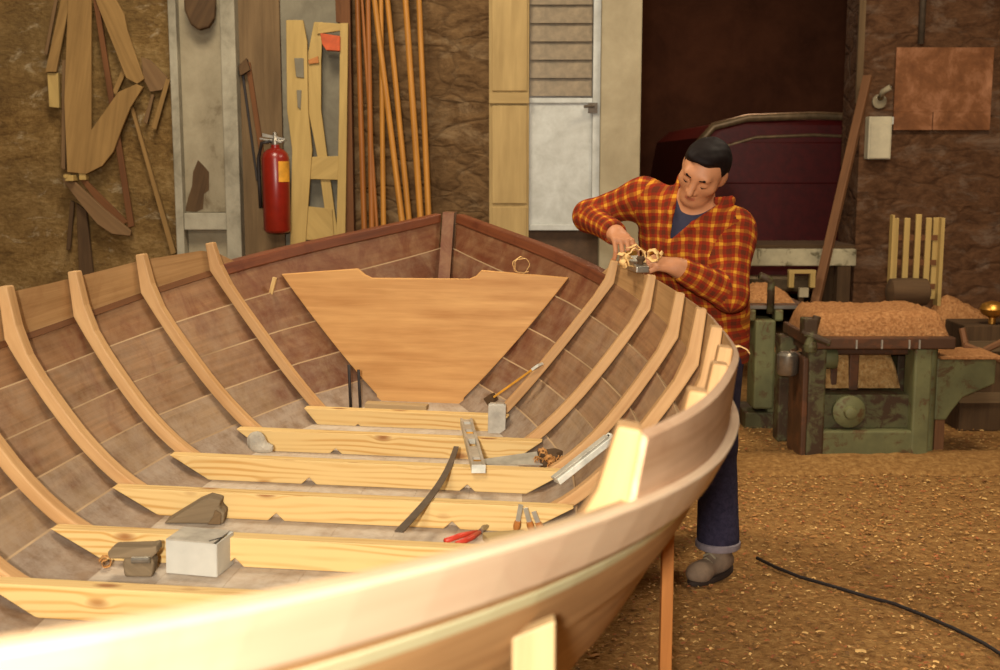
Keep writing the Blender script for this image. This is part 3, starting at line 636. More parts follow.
MB().box((0, 0, h_*.11), (w_, .02, h_*.78)).build('upper_panel', 'copper', cp, bevel=.003); MB().box((-w_*.30, -.004, -h_*.39), (w_*.40, .02, h_*.22)).build('lower_panel', 'copper', cp, bevel=.003); MB().box((w_*.205, -.002, -h_*.39), (w_*.59, .02, h_*.22)).build('lower_panel', 'copper', cp, bevel=.003)
T = wp(921, 44, YR-.04); o = MB().tube([Vector((0, 0, 0)), Vector((0, 0, 1.1))], .022).build('wall_pipe', 'darksteel', None, smooth=True); o.location = T; tag(o, 'dark vertical pipe above the coppery sheet', 'pipe')

# ------------------------------------------------------------------ machines
def heap(nx, ny, sx, sy, h, seed, edge=.25, nz=.3, fq=14):
    nf = smooth_noise(seed, 10, fq); m = MB(); A = []; B = []
    for i in range(nx):
        ra = []; rb = []
        for j in range(ny):
            u, v = i/(nx-1)*2-1, j/(ny-1)*2-1
            e = min(1, (1-abs(u))/edge)*min(1, (1-abs(v))/edge); e = max(0, e)**.45
            x, y = u*sx/2, v*sy/2; z = h*e*(1-nz+nz*2*(.5+.9*float(nf(np.array([x, y, seed*.3]))))) + random.uniform(-.006, .006)*(e > 0)
            ra.append(Vector((x, y, 0))); rb.append(Vector((x, y, max(.002, z))))
        A.append(ra); B.append(rb)
    return m.slab(A, B, lambda i, j: (i*.02, j*.02))
YM = 6.1
g0, g1 = wp(806, 465, YM), wp(944, 465, YM); mw = g1.x-g0.x
pl = thing('planing_machine', 'green cast-iron planing machine heaped with shavings, nearest of the machines', 'machine', ((g0.x+g1.x)/2, YM, 0)); cx = pl.location.x
X = lambda x: wp(x, 400, YM).x-cx
Zz = lambda y: wp(800, y, YM).z
D = .62
zt_ = Zz(336); z0_ = Zz(348)
MB().box((0.0, D/2-.05, (zt_+z0_)/2+.0), (mw+.02, D, .062)).build('table', 'iron', pl, bevel=.008)
MB().box((X(872), D/2+.02, z0_-.02), (mw*.86, D*.8, .06)).build('table_bed', 'iron', pl, bevel=.008)
# left column with worn edge, right columns
MB().box(((X(806)+X(824))/2, .05, (z0_)/2), (X(824)-X(806), .16, z0_-.002)).build('column', 'green_dark', pl, bevel=.012)
MB().box((X(803.5), .12, z0_*.47), (.03, .3, z0_*.9)).build('side_plate', 'iron', pl, bevel=.008)
MB().box(((X(911)+X(929))/2, .05, z0_/2), (X(929)-X(911), .16, z0_-.002)).build('column', 'green', pl, bevel=.012)
m = MB(); m.tube([(X(936), .10, .03), (X(936), .10, z0_)], X(936)-X(930), 16); m.build('column', 'green', pl, smooth=40)
for xx in (808, 934): MB().box((X(xx), D-.12, z0_/2), (.1, .12, z0_)).build('column', 'green_dark', pl, bevel=.01)
# front plates
MB().box(((X(822)+X(913))/2, .06, (Zz(430)+Zz(396))/2), (X(913)-X(822), .05, Zz(396)-Zz(430))).build('front_plate', 'green_dark', pl, bevel=.006)
MB().box(((X(808)+X(926))/2, .02, Zz(430)/2), (X(926)-X(808), .09, Zz(430))).build('base_plate', 'green', pl, bevel=.01)
MB().lathe((X(850), .035, Zz(412)), [(.085, 0), (.085, .03), (.07, .04), (.035, .045), (.03, .07), (.018, .075)], 24, R=Euler((pi/2, 0, 0)).to_matrix()).build('gear_cover', 'green', pl, smooth=40)
MB().box((0, D-.05, Zz(412)/2+.1), (mw*.9, .05, Zz(396)+.16)).build('back_plate', 'green_dark', pl, bevel=.006)
for xx, ww in ((862, .05), (842, .035)): MB().box((X(xx), .18, (Zz(396)+z0_)/2), (ww, ww, z0_-Zz(396))).build('rising_screw', 'iron', pl, bevel=.006)
MB().lathe((X(829), .08, Zz(361)), [(.05, -.05), (.055, -.04), (.055, .04), (.05, .05)], 16, R=Euler((0, pi/2, 0)).to_matrix()).build('roller', 'green', pl, smooth=40)
m = MB(); m.box((X(805), -.02, Zz(326)), (.07, .10, .09)); m.tube([(X(797), -.05, Zz(330)), (X(824), -.08, Zz(341))], .018); m.tube([(X(812), -.04, Zz(315)), (X(803), -.06, Zz(345))], .022); m.lathe((X(806), -.05, Zz(345)), [(.03, -.03), (.035, 0), (.03, .03)], 12); m.build('feed_bracket', 'green_dark', pl, bevel=.006)
for xx in (851, 876, 903, 913): MB().box((X(xx), -.055, (zt_+z0_)/2-.004), (.007, .01, .045)).build('scale_mark', 'alu', pl)
m = MB(); yb = .12; m.prism([(X(944), yb, Zz(362)), (X(1004), yb, Zz(362)), (X(1004), yb, Zz(388)), (X(972), yb, Zz(402)), (X(960), yb, Zz(418)), (X(956), yb, Zz(425)), (X(944), yb, Zz(425))], (0, .09, 0)); m.build('outfeed_bracket', 'green', pl, bevel=.008)
MB().box((X(974), yb+.1, Zz(360)), (X(1006)-X(944), .3, .02)).build('outfeed_table', 'sawdust', pl, bevel=.004)
MB().box((X(952), yb+.06, Zz(425)/2), (.05, .06, Zz(425))).build('outfeed_leg', 'brown_pole', pl)
MB().lathe((X(790), .08, Zz(366)), [(.045, -.06), (.055, -.045), (.055, .045), (.04, .06)], 16).build('motor_can', 'steel', pl, smooth=40)
hp = heap(46, 26, mw*.98, D*.86, Zz(309)-zt_-.01, 3, .16, .10, 22).build('shavings_heap', 'sawdust', None, smooth=True, fix=True); hp.location = (cx, YM+D/2-.05, zt_-.012+.0); tag(hp, 'heap of orange-brown shavings covering the green planing machine table', 'shavings', None, 'stuff')
hp = heap(30, 16, X(910)-X(825), .34, Zz(352)-Zz(396)+.0, 5, .3, .3, 12).build('shavings_heap', 'sawdust_pale', None, smooth=True); hp.location = (cx+(X(825)+X(910))/2, YM+.33, Zz(394)); tag(hp, 'pale shavings piled inside the green planing machine', 'shavings', None, 'stuff')
MB().box(((X(824)+X(911))/2, .34, Zz(396)-.012), (X(911)-X(824), .5, .024)).build('inner_shelf', 'green_dark', pl)
# slatted rack standing behind the heap
rk = thing('slatted_rack', 'small yellow slatted wooden rack standing behind the shavings heap', 'rack', wp(915, 303, 6.72), (0, 0, .0)); rk.location.z = zt_+.0
kx = lambda x: wp(x, 260, 6.72).x-rk.location.x
kz = lambda y: wp(915, y, 6.72).z-rk.location.z
for i, xx in enumerate((894, 906, 918, 929, 937)):
    MB().box((kx(xx), .012*i, (kz(218)+kz(300 if i in (0, 4) else 290))/2+(.02 if i == 2 else 0)), (.032, .02, kz(218)-kz(300 if i in (0, 4) else 290))).build('slat', 'pale_template', rk, bevel=.003)
for yy in (238, 263, 287): MB().box((kx(915), .045, kz(yy)), (kx(939)-kx(892), .025, .03)).build('crossbar', 'template_red', rk)
MB().box((kx(890.5), -.0, kz(256)), (.012, .05, kz(216)-kz(298))).build('side_rail', 'pale_template', rk); MB().box((kx(941), .03, kz(262)), (.02, .07, kz(218)-kz(306))).build('side_rail', 'pale_template', rk)
MB().lathe((0, 0, 0), [(.03, -.12), (.075, -.1), (.08, 0), (.075, .1), (.03, .12)], 18, R=Euler((0, pi/2, 0)).to_matrix()).build('block', 'dark_wood', tag(thing('motor_drum', 'dark drum half buried behind the heap below the slatted rack', 'drum', wp(908, 292, 6.66)), 'dark drum half buried behind the heap below the slatted rack', 'drum'), smooth=40)
# further machine to the left
Y2 = 6.95
jn = thing('jointing_machine', 'green jointer with a bright steel table edge, behind the man', 'machine', (wp(772, 415, Y2).x, Y2, 0)); c2 = jn.location.x
X2 = lambda x: wp(x, 360, Y2).x-c2
Z2 = lambda y: wp(770, y, Y2).z
MB().box(((X2(736)+X2(802))/2, .2, Z2(306)), (X2(802)-X2(736), .5, .03)).build('table', 'iron', jn, bevel=.006)
MB().box(((X2(736)+X2(802))/2, -.055, Z2(306)), (X2(802)-X2(736), .012, .018)).build('table_edge', 'steel', jn)
MB().box(((X2(751)+X2(771))/2, .0, Z2(318)/2+.06), (X2(771)-X2(751), .2, Z2(318)-.12)).build('column', 'green', jn, bevel=.012)
MB().box(((X2(767)+X2(802))/2, .1, Z2(352)/2+.04), (X2(802)-X2(767), .3, Z2(352)-.08)).build('motor_housing', 'green', jn, bevel=.012)
MB().box(((X2(748)+X2(802))/2, .1, Z2(412)/2), (X2(806)-X2(745), .34, Z2(408))).build('base', 'green_dark', jn, bevel=.01)
for xx in (748, 775): MB().box((X2(xx), -.03, Z2(314)), (.05, .08, .07)).build('bearing', 'green', jn, bevel=.012)
m = MB(); m.tube([(X2(766), -.07, Z2(312)), (X2(766), -.07, Z2(283)), (X2(765), -.07, Z2(279)), (X2(754), -.08, Z2(274))], .022); m.build('lever', 'green_dark', jn, smooth=True)
hp = heap(30, 20, X2(794)-X2(738), .36, Z2(286)-Z2(303), 8, .75, .2, 16).build('shavings_heap', 'sawdust', None, smooth=True); hp.location = (c2+X2(766), Y2+.2, Z2(306)+.013); tag(hp, 'low heap of shavings on the jointer table behind the man', 'shavings', None, 'stuff')
hp = heap(20, 14, X2(803)-X2(768), .28, .07, 9, .5, .2, 16).build('shavings_heap', 'sawdust', None, smooth=True); hp.location = (c2+X2(785), Y2+.1, Z2(352)-.04); tag(hp, 'small heap of shavings on the jointer motor housing', 'shavings', None, 'stuff')
# yellow bracket and clutter near the bench
br = thing('yellow_bracket', 'small yellow bracket on the bench shelf left of the leaning pole', 'bracket', wp(801, 292, 7.9))
m = MB(); 
for xx in (-.07, .07): m.box((xx, 0, .08), (.035, .05, .10))
m.box((0, 0, .135), (.18, .05, .025)); m.build('frame', 'pale_template', br, bevel=.004); MB().box((.01, -.02, .0), (.06, .04, .06)).build('block', 'jamb', br)
MB().box((0, .0, -.3), (.03, .03, .6)).build('stand', 'dark_wood', br)
# clutter right of the planer
hp = heap(30, 20, .62, .5, .62, 12, .5, .25, 8).build('shavings_heap', 'sawdust', None, smooth=True); hp.location = (wp(962, 300, 7.4).x, 7.4, 0); hp.scale = (1, 1, 1.12); tag(hp, 'tall mound of shavings on the floor at the far right wall', 'shavings', None, 'stuff')
for k, (xa, ya, xb, yb, YY, lab) in enumerate([(962, 328, 970, 366, 6.5, 'short upright stick standing right of the planing machine'), (964, 345, 1006, 362, 6.45, 'stick lying aslant toward the frame edge right of the planing machine'), (985, 350, 1006, 340, 6.5, 'stick end poking in at the right frame edge')]):
    a, b = wp(xa, ya, YY), wp(xb, yb, YY-.05); o = MB().tube([a-a, b-a], .018, 6).build('wooden_stick', 'brown_pole', None); o.location = a; tag(o, lab, 'stick')
ol = thing('oil_cup', 'shiny amber oil cup glinting at the right edge above the outfeed arm', 'cup', (wp(992, 322, 6.85).x, 6.85, .678))
MB().lathe((0, 0, 0), [(.02, -.02), (.06, 0), (.075, .03), (.06, .06), (.02, .075)], 18).build('bowl', 'brass', ol, smooth=50); MB().lathe((0, 0, -.056), [(.02, 0), (.02, .05)], 12).build('stem', 'brass', ol, smooth=50)
dk = thing('scrap_crate', 'dark crate among the shavings at the right edge of the shop', 'crate', (wp(990, 330, 6.95).x, 6.95, 0))
MB().box((0, 0, .31), (.42, .3, .62)).build('body', 'dark_wood', dk, bevel=.008); MB().box((0, -.155, .5), (.44, .02, .06)).build('batten', 'grey_board', dk); MB().box((0, -.155, .2), (.44, .02, .06)).build('batten', 'grey_board', dk)
# ------------------------------------------------------------------ distance-field modelling for organic shapes
def V3(*a): return np.array(a, dtype=np.float32)
def nrm(a): a = np.asarray(a, dtype=np.float64); return a/np.linalg.norm(a)
def cap(a, b, ra, rb=None):
    a = np.asarray(a, np.float32); b = np.asarray(b, np.float32); rb = ra if rb is None else rb; ab = b-a; L2 = float(ab @ ab)+1e-9
    def f(p):
        h = np.clip(((p-a) @ ab)/L2, 0, 1); q = p-a-h[:, None]*ab
        return np.sqrt(np.einsum('ij,ij->i', q, q))-(ra+(rb-ra)*h)
    return f
def ell(c, axes, rad):
    c = np.asarray(c, np.float32); A = np.array([nrm(a) for a in axes], np.float32); r = np.array(rad, np.float32)
    def f(p):
        q = (p-c) @ A.T; k0 = np.linalg.norm(q/r, axis=1); k1 = np.linalg.norm(q/(r*r), axis=1)+1e-6
        return k0*(k0-1)/k1
    return f
def smin(a, b, k):
    h = np.clip(.5+.5*(b-a)/k, 0, 1); return b+(a-b)*h-k*h*(1-h)
def union(items):                       # items: (field, blend)
    def f(p):
        d = None
        for g, k in items:
            e = g(p); d = e if d is None else (np.minimum(d, e) if k == 0 else smin(d, e, k))
        return d
    return f
def sub(f, g, k):
    return lambda p: -smin(-f(p), g(p), k)
def sdf_mesh(fn, lo, hi, h, B=10, mg=1.7):
    lo = np.array(lo, np.float32); nb = np.ceil((np.array(hi)-lo)/h/B).astype(int); n = nb*B
    D = np.empty(n, np.float32); D.fill(1)
    bi = np.stack(np.meshgrid(*[np.arange(k) for k in nb], indexing='ij'), -1).reshape(-1, 3)
    cc = lo+(bi*B+(B-1)/2)*h; d = fn(cc.astype(np.float32)); lim = B*h*.87*mg+2*h
    g = np.stack(np.meshgrid(*[np.arange(B)]*3, indexing='ij'), -1).reshape(-1, 3)
    for i in np.nonzero(np.abs(d) >= lim)[0]:
        a = bi[i]*B; D[a[0]:a[0]+B, a[1]:a[1]+B, a[2]:a[2]+B] = d[i]
    act = np.nonzero(np.abs(d) < lim)[0]
    for s in range(0, len(act), 150):
        I = act[s:s+150]; P = (lo+(bi[I][:, None, :]*B+g[None])*h).astype(np.float32); v = fn(P.reshape(-1, 3)).reshape(len(I), B, B, B)
        for k, i in enumerate(I): a = bi[i]*B; D[a[0]:a[0]+B, a[1]:a[1]+B, a[2]:a[2]+B] = v[k]
    Sg = D < 0; c = [Sg[i:n[0]-1+i, j:n[1]-1+j, k:n[2]-1+k] for i in (0, 1) for j in (0, 1) for k in (0, 1)]
    al = np.logical_and.reduce(c); an = np.logical_or.reduce(c); mk = an & ~al
    ci = np.argwhere(mk); vid = np.full(mk.shape, -1, np.int64); vid[mk] = np.arange(len(ci))
    acc = np.zeros((len(ci), 3)); cnt = np.zeros(len(ci))
    for ax in range(3):
        o = [k for k in range(3) if k != ax]
        for a in (0, 1):
            for b in (0, 1):
                p0 = ci.copy(); p0[:, o[0]] += a; p0[:, o[1]] += b; p1 = p0.copy(); p1[:, ax] += 1
                d0 = D[tuple(p0.T)]; d1 = D[tuple(p1.T)]; x = (d0 < 0) != (d1 < 0)
                t = np.where(x, d0/np.where(d0 == d1, 1, d0-d1), 0); q = p0.astype(float); q[:, ax] += t
                acc[x] += q[x]; cnt[x] += 1
    V = lo+acc/cnt[:, None]*h; F = []
    for ax in range(3):
        o = [k for k in range(3) if k != ax]; s0 = [slice(1, -1)]*3; s0[ax] = slice(0, -1); s1 = list(s0); s1[ax] = slice(1, None)
        A = Sg[tuple(s0)]; Bq = Sg[tuple(s1)]; e = np.argwhere(A != Bq); off = np.array([1, 1, 1]); off[ax] = 0; e2 = e+off
        sg = A[tuple(e.T)]
        def cell(da, db): q = e2.copy(); q[:, o[0]] += da; q[:, o[1]] += db; return vid[tuple(q.T)]
        qd = np.stack([cell(-1, -1), cell(0, -1), cell(0, 0), cell(-1, 0)], 1)
        flip = sg if ax != 1 else ~sg
        qd = np.where(flip[:, None], qd, qd[:, ::-1]); F.append(qd)
    F = np.concatenate(F); return V, F[(F >= 0).all(1)]
def np_obj(name, V, F, mats, parent, uvf=None, mif=None, loc=(0, 0, 0), relax=0):
    if relax:
        nv = len(V); e = np.concatenate([F[:, [i, (i+1) % 4]] for i in range(4)])
        for _ in range(relax):
            s = np.zeros((nv, 3)); c = np.zeros(nv); np.add.at(s, e[:, 0], V[e[:, 1]]); np.add.at(c, e[:, 0], 1); np.add.at(s, e[:, 1], V[e[:, 0]]); np.add.at(c, e[:, 1], 1)
            V = V*.5+.5*s/np.maximum(c, 1)[:, None]
    me = bpy.data.meshes.new(name); me.vertices.add(len(V)); me.vertices.foreach_set('co', (V-np.array(loc)).astype(np.float32).ravel())
    me.loops.add(F.size); me.loops.foreach_set('vertex_index', F.astype(np.int32).ravel())
    me.polygons.add(len(F)); me.polygons.foreach_set('loop_start', np.arange(0, F.size, 4, dtype=np.int32))
    me.update(calc_edges=True); me.validate()
    me.polygons.foreach_set('use_smooth', np.ones(len(me.polygons), bool))
    for m in mats: me.materials.append(M[m])
    if uvf is not None:
        ul = me.uv_layers.new(name='UVMap'); ul.data.foreach_set('uv', uvf(V, F).astype(np.float32).ravel())
    if mif is not None: me.polygons.foreach_set('material_index', mif(V, F).astype(np.int32))
    me.update(); o = bpy.data.objects.new(name, me); COL.objects.link(o); o.parent = parent
    return o
# ------------------------------------------------------------------ the man
OR = (.80, 4.55, 0)
man = thing('person', 'man in red and yellow plaid shirt planing the hull edge with both hands', 'person', OR)
FW = nrm((-.55, -.83, -.10)); UPt = nrm((-.22, -.30, .93)); UPt = nrm(UPt-FW*(UPt @ FW)); SD = np.cross(FW, UPt)   # SD: towards his right
hipL, hipR = V3(.825, 4.46, .90), V3(.715, 4.58, .90)
kneeL, ankL = V3(.818, 4.41, .50), V3(.822, 4.37, .095)
kneeR, ankR = V3(.815, 4.71, .50), V3(.905, 4.83, .095)
pel = V3(.77, 4.52, .95); chest = V3(.705, 4.395, 1.25); NB = V3(.69, 4.345, 1.395); HC = V3(.714, 4.25, 1.512)
shR, shL = V3(.525, 4.43, 1.415), V3(.83, 4.275, 1.31)
elR, wrR = V3(.335, 4.55, 1.345), V3(.412, 4.272, 1.292)
elL, wrL = V3(.805, 4.165, 1.085), V3(.605, 4.095, 1.190)
def torso(off):
    return [(cap((.835, 4.47, .84), (.79, 4.33, 1.22), .105-off, .112-off), .0), (cap((.70, 4.57, .84), (.615, 4.455, 1.27), .105-off, .105-off), .09),
            (cap(pel, chest+FW*.035, .115-off, .118-off), .08), (cap(shR, shL, .07-off, .07-off), .08), (cap(NB-UPt*.05, NB+UPt*.02, .075-off, .058-off), .07)]
def arms(off):
    return [[(cap(shR, elR, .068-off, .056-off), .05), (cap(elR, elR+(wrR-elR)*.97, .055-off, .041-off), .03)], [(cap(shL, elL, .068-off, .057-off), .05), (cap(elL, elL+(wrL-elL)*.95, .056-off, .042-off), .03)]]
# head frame
hf = nrm((-.50, -.72, -.52)); hu = nrm((.30, -.22, .86)); hu = nrm(hu-hf*(hu @ hf)); hs = np.cross(hf, hu)      # hs: towards his right
HSC = .95
def sc(g): return lambda p: g((HC+(p-HC)/HSC).astype(np.float32))*HSC
def H(f, u, s): return (HC+hf*f+hu*u+hs*s).astype(np.float32)
AX = (hs, hf, hu)
head = [(ell(H(-.012, .035, 0), AX, (.076, .096, .076)), 0), (ell(H(.028, -.024, 0), AX, (.058, .066, .076)), .05), (ell(H(.045, -.066, 0), AX, (.040, .044, .034)), .03),
        (cap(H(.079, -.090, -.010), H(.079, -.090, .010), .015), .025), (cap(H(.05, -.02, -.048), H(.05, -.02, .048), .022), .03),
        (cap(H(.080, .034, -.036), H(.080, .034, .036), .012), .025)]
hd = union(head)
for s in (-1, 1): hd = sub(hd, ell(H(.100, .010, s*.033), AX, (.018, .016, .011)), .016)
hd2 = [(hd, 0), (cap(H(.088, .026, 0), H(.116, -.026, 0), .0085, .0125), .014), (cap(H(.098, -.034, -.012), H(.098, -.034, .012), .009), .010),
       (ell(H(.091, -.056, 0), AX, (.022, .009, .005)), .006), (ell(H(.089, -.066, 0), AX, (.019, .009, .005)), .005)]
for s in (-1, 1):
    hd2 += [(ell(H(.076, .008, s*.033), AX, (.0165, .0145, .0135)), .006), (ell(H(-.008, .0, s*.078), (hs+hf*.45*s, hf-hs*.45*s, hu), (.009, .021, .034)), .008)]
    hd2 += [(cap(H(.004, -.050, s*.050), H(.055, -.083, s*.027), .014), .03)]
def hand(w, d, n, sg, curls, spread=.0):
    d = nrm(d); n = nrm(np.asarray(n)-d*(np.asarray(n) @ d)); b = np.cross(n, d)*sg          # b: thumb side
    it = [(cap(w-d*.03, w+d*.015, .027, .024), .03)]; fg = []
    for k, (o, L) in enumerate(((.031, .078), (.010, .083), (-.011, .079), (-.031, .070))):
        r = w+d*L+b*o; it.append((cap(w+d*.012+b*o*.6, r, .0145, .0115), .014))
        a = radians(curls[k]); q = r; dd = d+b*o*spread; dd = nrm(dd)
        for L2, f, rr in ((.043, 1, .0095), (.027, 1.1, .0088), (.021, .8, .0078)):
            cdir = dd*cos(a)-n*sin(a); q2 = q+cdir*L2; fg.append((cap(q, q2, rr, rr-.0007), 0)); q = q2; a += radians(curls[k])*f*.9
    tb = w+d*.028+b*.026-n*.006; t1 = tb+nrm(d*.75+b*.55-n*.35)*.042; t2 = t1+nrm(d*.9+b*.05-n*.35)*.033; t3 = t2+nrm(d*.9-b*.2-n*.3)*.026
    it += [(cap(w+d*.015+b*.012, tb, .018, .016), .015), (cap(tb, t1, .0145, .0115), .012), (cap(t1, t2, .011, .010), .004), (cap(t2, t3, .010, .008), .003)]
    return it, fg
pR, fR = hand(wrR, (.24, -.88, -.22), (.10, -.20, .95), 1, (36, 40, 46, 50)); pL, fL = hand(wrL, (-.93, -.10, .22), (.22, -.45, .87), -1, (30, 34, 38, 42))
def legs(off): return [(cap(hipL, kneeL, .098-off, .072-off), .06), (cap(kneeL, ankL+V3(0, 0, .05), .070-off, .078-off), .03), (cap(hipR, kneeR, .098-off, .072-off), .06), (cap(kneeR, ankR+V3(0, 0, .05), .070-off, .078-off), .03)]
TO = nrm((-.66, -.75, 0))
def foot(a, off, TO=None):
    TO = nrm((-.66, -.75, 0)) if a[1] < 4.6 else nrm((-.25, -.97, 0))
    return [(cap(a-TO*.04+V3(0, 0, -.045), a+TO*.12+V3(0, 0, -.055), .042-off, .036-off), .03), (cap(a+V3(0, 0, .06), a+V3(0, 0, -.035), .045-off, .042-off), .03), (ell(a+TO*.13+V3(0, 0, -.055), (TO, np.cross(TO, (0, 0, 1)), (0, 0, 1)), (.055-off, .045-off, .034-off)), .03)]
bits = [(sc(union(hd2)), 0), (cap(NB-UPt*.03, HC-hu*.045-hf*.035, .054, .049), .025)] + torso(.022)
for A_ in arms(.018): bits += A_
bits += [(cap(elR, wrR, .036, .026), .02), (cap(elL, wrL, .036, .026), .02)] + legs(.022) + foot(ankL, .012)+foot(ankR, .012)
fg = union(fR+fL)
body_f = union(bits+pR+pL+[(fg, .004)])
def near(c, r):
    c = np.asarray(c, np.float32); return lambda p: np.linalg.norm(p-c, axis=1)-r
V, F = sdf_mesh(body_f, (.22, 3.90, .005), (1.05, 4.92, 1.66), .0042)
lipc = H(.10, -.066, 0)
def mif(V, F):
    c = V[F].mean(1); q = (c-HC)/HSC; f = q @ hf; u = q @ hu; s = q @ hs
    return ((np.abs(u+.061) < .0075) & (np.abs(s) < .019) & (f > .07)).astype(int)
np_obj('body', V, F, ['skin', 'lip'], man, mif=mif, loc=OR, relax=1)
# hair, brows, lashes
cr = union([(ell(H(-.016, .040, 0), AX, (.086, .106, .083)), 0), (ell(H(-.055, -.005, 0), AX, (.070, .060, .070)), .04), (ell(H(.045, .090, .01), AX, (.056, .048, .024)), .03)])
hn = smooth_noise(21, 12, 260)
def hair_f(p):
    q = p-HC; f = q @ hf; u = q @ hu; s = q @ hs; a = np.abs(s)
    line = (.066-.25*(s+.01)*0-u-.18*(s))*.75+(f-.050)*.5       # above the brow and behind the temples
    side = np.maximum(f-.030, -.052-u)                                   # sides down to the nape
    back = np.maximum(f+.028, -.062-u)
    side2 = np.maximum(np.maximum(f-.030, .012-u), 0*u-1)
    burn = np.maximum(np.maximum(np.abs(f-.020)-.013, -.036-u), .050-a)
    reg = np.minimum(np.minimum(line, back), np.minimum(side2, burn))
    return np.maximum(cr(p)+.0028*hn(p)+.011*np.exp(np.clip(reg/.012, -8, 0)), reg+.004*hn(p*.6)+.004*np.sin(s*75))
V, F = sdf_mesh(sc(hair_f), HC-.17, HC+.17, .0036); np_obj('hair', V, F, ['hair'], man, loc=OR, relax=1)
for s in (-1, 1):
    V, F = sdf_mesh(sc(union([(cap(H(.0925, .030, s*.016), H(.089, .034, s*.034), .006, .0065), 0), (cap(H(.089, .034, s*.034), H(.076, .029, s*.050),   .0065, .004), .004)])), H(.08, .03, s*.033)-.05, H(.08, .03, s*.033)+.05, .002); np_obj('eyebrow', V, F, ['hair'], man, loc=OR)
    V, F = sdf_mesh(sc(union([(cap(H(.086, .000, s*.020), H(.0905, -.002, s*.033), .0018), 0), (cap(H(.0905, -.002, s*.033), H(.083, .001, s*.046),   .0018, .0014), .002)])), H(.08, .0, s*.033)-.035, H(.08, .0, s*.033)+.035, .0014); np_obj('eyelashes', V, F, ['hair'], man, loc=OR)
# shirt
N1, AP, N2 = V3(.617, 4.22, 1.480), V3(.604, 4.22, 1.272), V3(.768, 4.22, 1.425)
N1, AP, N2 = [(q+SD*.042+UPt*dz).astype(np.float32) for q, dz in ((N1, 0), (AP, -.022), (N2-SD*.055-UPt*.02, 0))]
pl2 = lambda p: np.stack([(p-AP) @ SD, (p-AP) @ UPt], -1)
n1, n2 = pl2(N1[None])[0], pl2(N2[None])[0]
if n1[0] < n2[0]: n1, n2 = n2, n1
def wedge(p):                           # < 0 inside the open neck
    q = pl2(p); e1 = n1/np.linalg.norm(n1); e2 = n2/np.linalg.norm(n2)
    d1 = q[:, 0]*e1[1]-q[:, 1]*e1[0]; d2 = -(q[:, 0]*e2[1]-q[:, 1]*e2[0])
    return np.maximum(np.maximum(d1, d2), -((p-NB) @ FW)-.03)
sn = smooth_noise(5, 12, 55); sn2 = smooth_noise(6, 10, 26)
tor = union(torso(0)); AR = arms(0)
shirt_u = union(torso(0)+AR[0]+AR[1])
def lapel(a, b, o): a = np.asarray(a); b = np.asarray(b); return cap(a+FW*o[0], b+FW*o[1], .013, .010)
def surf(p0):                           # slide a point along FW to the front surface of the torso
    t = np.linspace(.3, -.3, 601); P = (np.asarray(p0)+t[:, None]*FW).astype(np.float32); d = tor(P); i = np.nonzero(d < 0)[0]
    return P[i[0] if len(i) else int(np.argmin(d))]
a0, a1, a2 = surf(AP), surf(N1), surf(N2)
am1, am2 = surf((AP+N1)/2), surf((AP+N2)/2)
nbk = (NB-FW*.055+UPt*.045).astype(np.float32); s1 = (NB+SD*.062+UPt*.035).astype(np.float32); s2 = (NB-SD*.054+UPt*.01).astype(np.float32)
coll = union([(cap(a0, am1, .007, .012), 0), (cap(am1, a1, .012, .015), .01), (cap(a1, s1, .015, .016), .01), (cap(s1, nbk, .017), .01), (cap(nbk, s2, .017), .01), (cap(s2, a2, .016, .015), .01), (cap(a2, am2, .015, .012), .01), (cap(am2, a0, .012, .007), .01)])
def shirt_f(p):
    d = shirt_u(p)+.006*sn(p)+.009*sn2(p)
    w = wedge(p); d = d+.030*np.clip(.5-w/.008, 0, 1)
    d = smin(d, coll(p), .008)
    hem = (.80-p[:, 2]); d = np.maximum(d, hem)
    for w_, e_, o_ in ((wrR, elR, .004), (wrL, elL, .014)):
        ax = nrm(w_-e_); tt = (p-w_) @ ax
        cut = np.where(np.linalg.norm(p-w_, axis=1) < .13, tt+o_, -1); d = np.maximum(d, cut)
    return d
V, F = sdf_mesh(shirt_f, (.22, 3.95, .77), (1.05, 4.75, 1.54), .0046)
bones = [(pel, NB, .17, FW), (shR, elR, .062, FW), (elR, wrR, .05, FW), (shL, elL, .062, FW), (elL, wrL, .05, FW)]
RB = [.14, .0675, .055, .0675, .055]
def uvf(V, F):
    c = V[F].mean(1); best = None
    for k, (a, b, r, ref) in enumerate(bones):
        ab = b-a; L = np.linalg.norm(ab); h = np.clip(((c-a) @ ab)/L**2, 0, 1); d = np.linalg.norm(c-a-h[:, None]*ab, axis=1)-RB[k]
        if k == 0: d = tor(c.astype(np.float32))+.004
        best = np.stack([d, np.full(len(c), k)], 1) if best is None else np.where((d < best[:, 0])[:, None], np.stack([d, np.full(len(c), k)], 1), best)
    bid = best[:, 1].astype(int); U = np.zeros((len(F), 4, 2))
    for k, (a, b, r, ref) in enumerate(bones):
        m = bid == k
        if not m.any(): continue
        ab = nrm(b-a); e1 = nrm(np.asarray(ref)-ab*(np.asarray(ref) @ ab)); e2 = np.cross(ab, e1)
        P = V[F[m]]-a; an = np.arctan2(P @ e2, P @ e1)
        if k == 0: U[m, :, 0] = P @ SD; U[m, :, 1] = P @ UPt; continue
        an = an[:, :1]+((an-an[:, :1]+pi) % (2*pi)-pi); U[m, :, 0] = an*r+k*.13; U[m, :, 1] = P @ ab+k*.07
    return U
np_obj('shirt', V, F, ['plaid'], man, uvf=uvf, loc=OR, relax=1)
V, F = sdf_mesh(lambda p: np.maximum(smin(tor(p)+.010, cap(NB+FW*.012, NB+(HC-hu*.045-hf*.035-NB)*.86+FW*.014, .065, .0545)(p), .01), wedge(p)-.03), (.5, 4.05, 1.18), (.9, 4.5, 1.52), .0046)
np_obj('undershirt', V, F, ['navy'], man, loc=OR, relax=1)
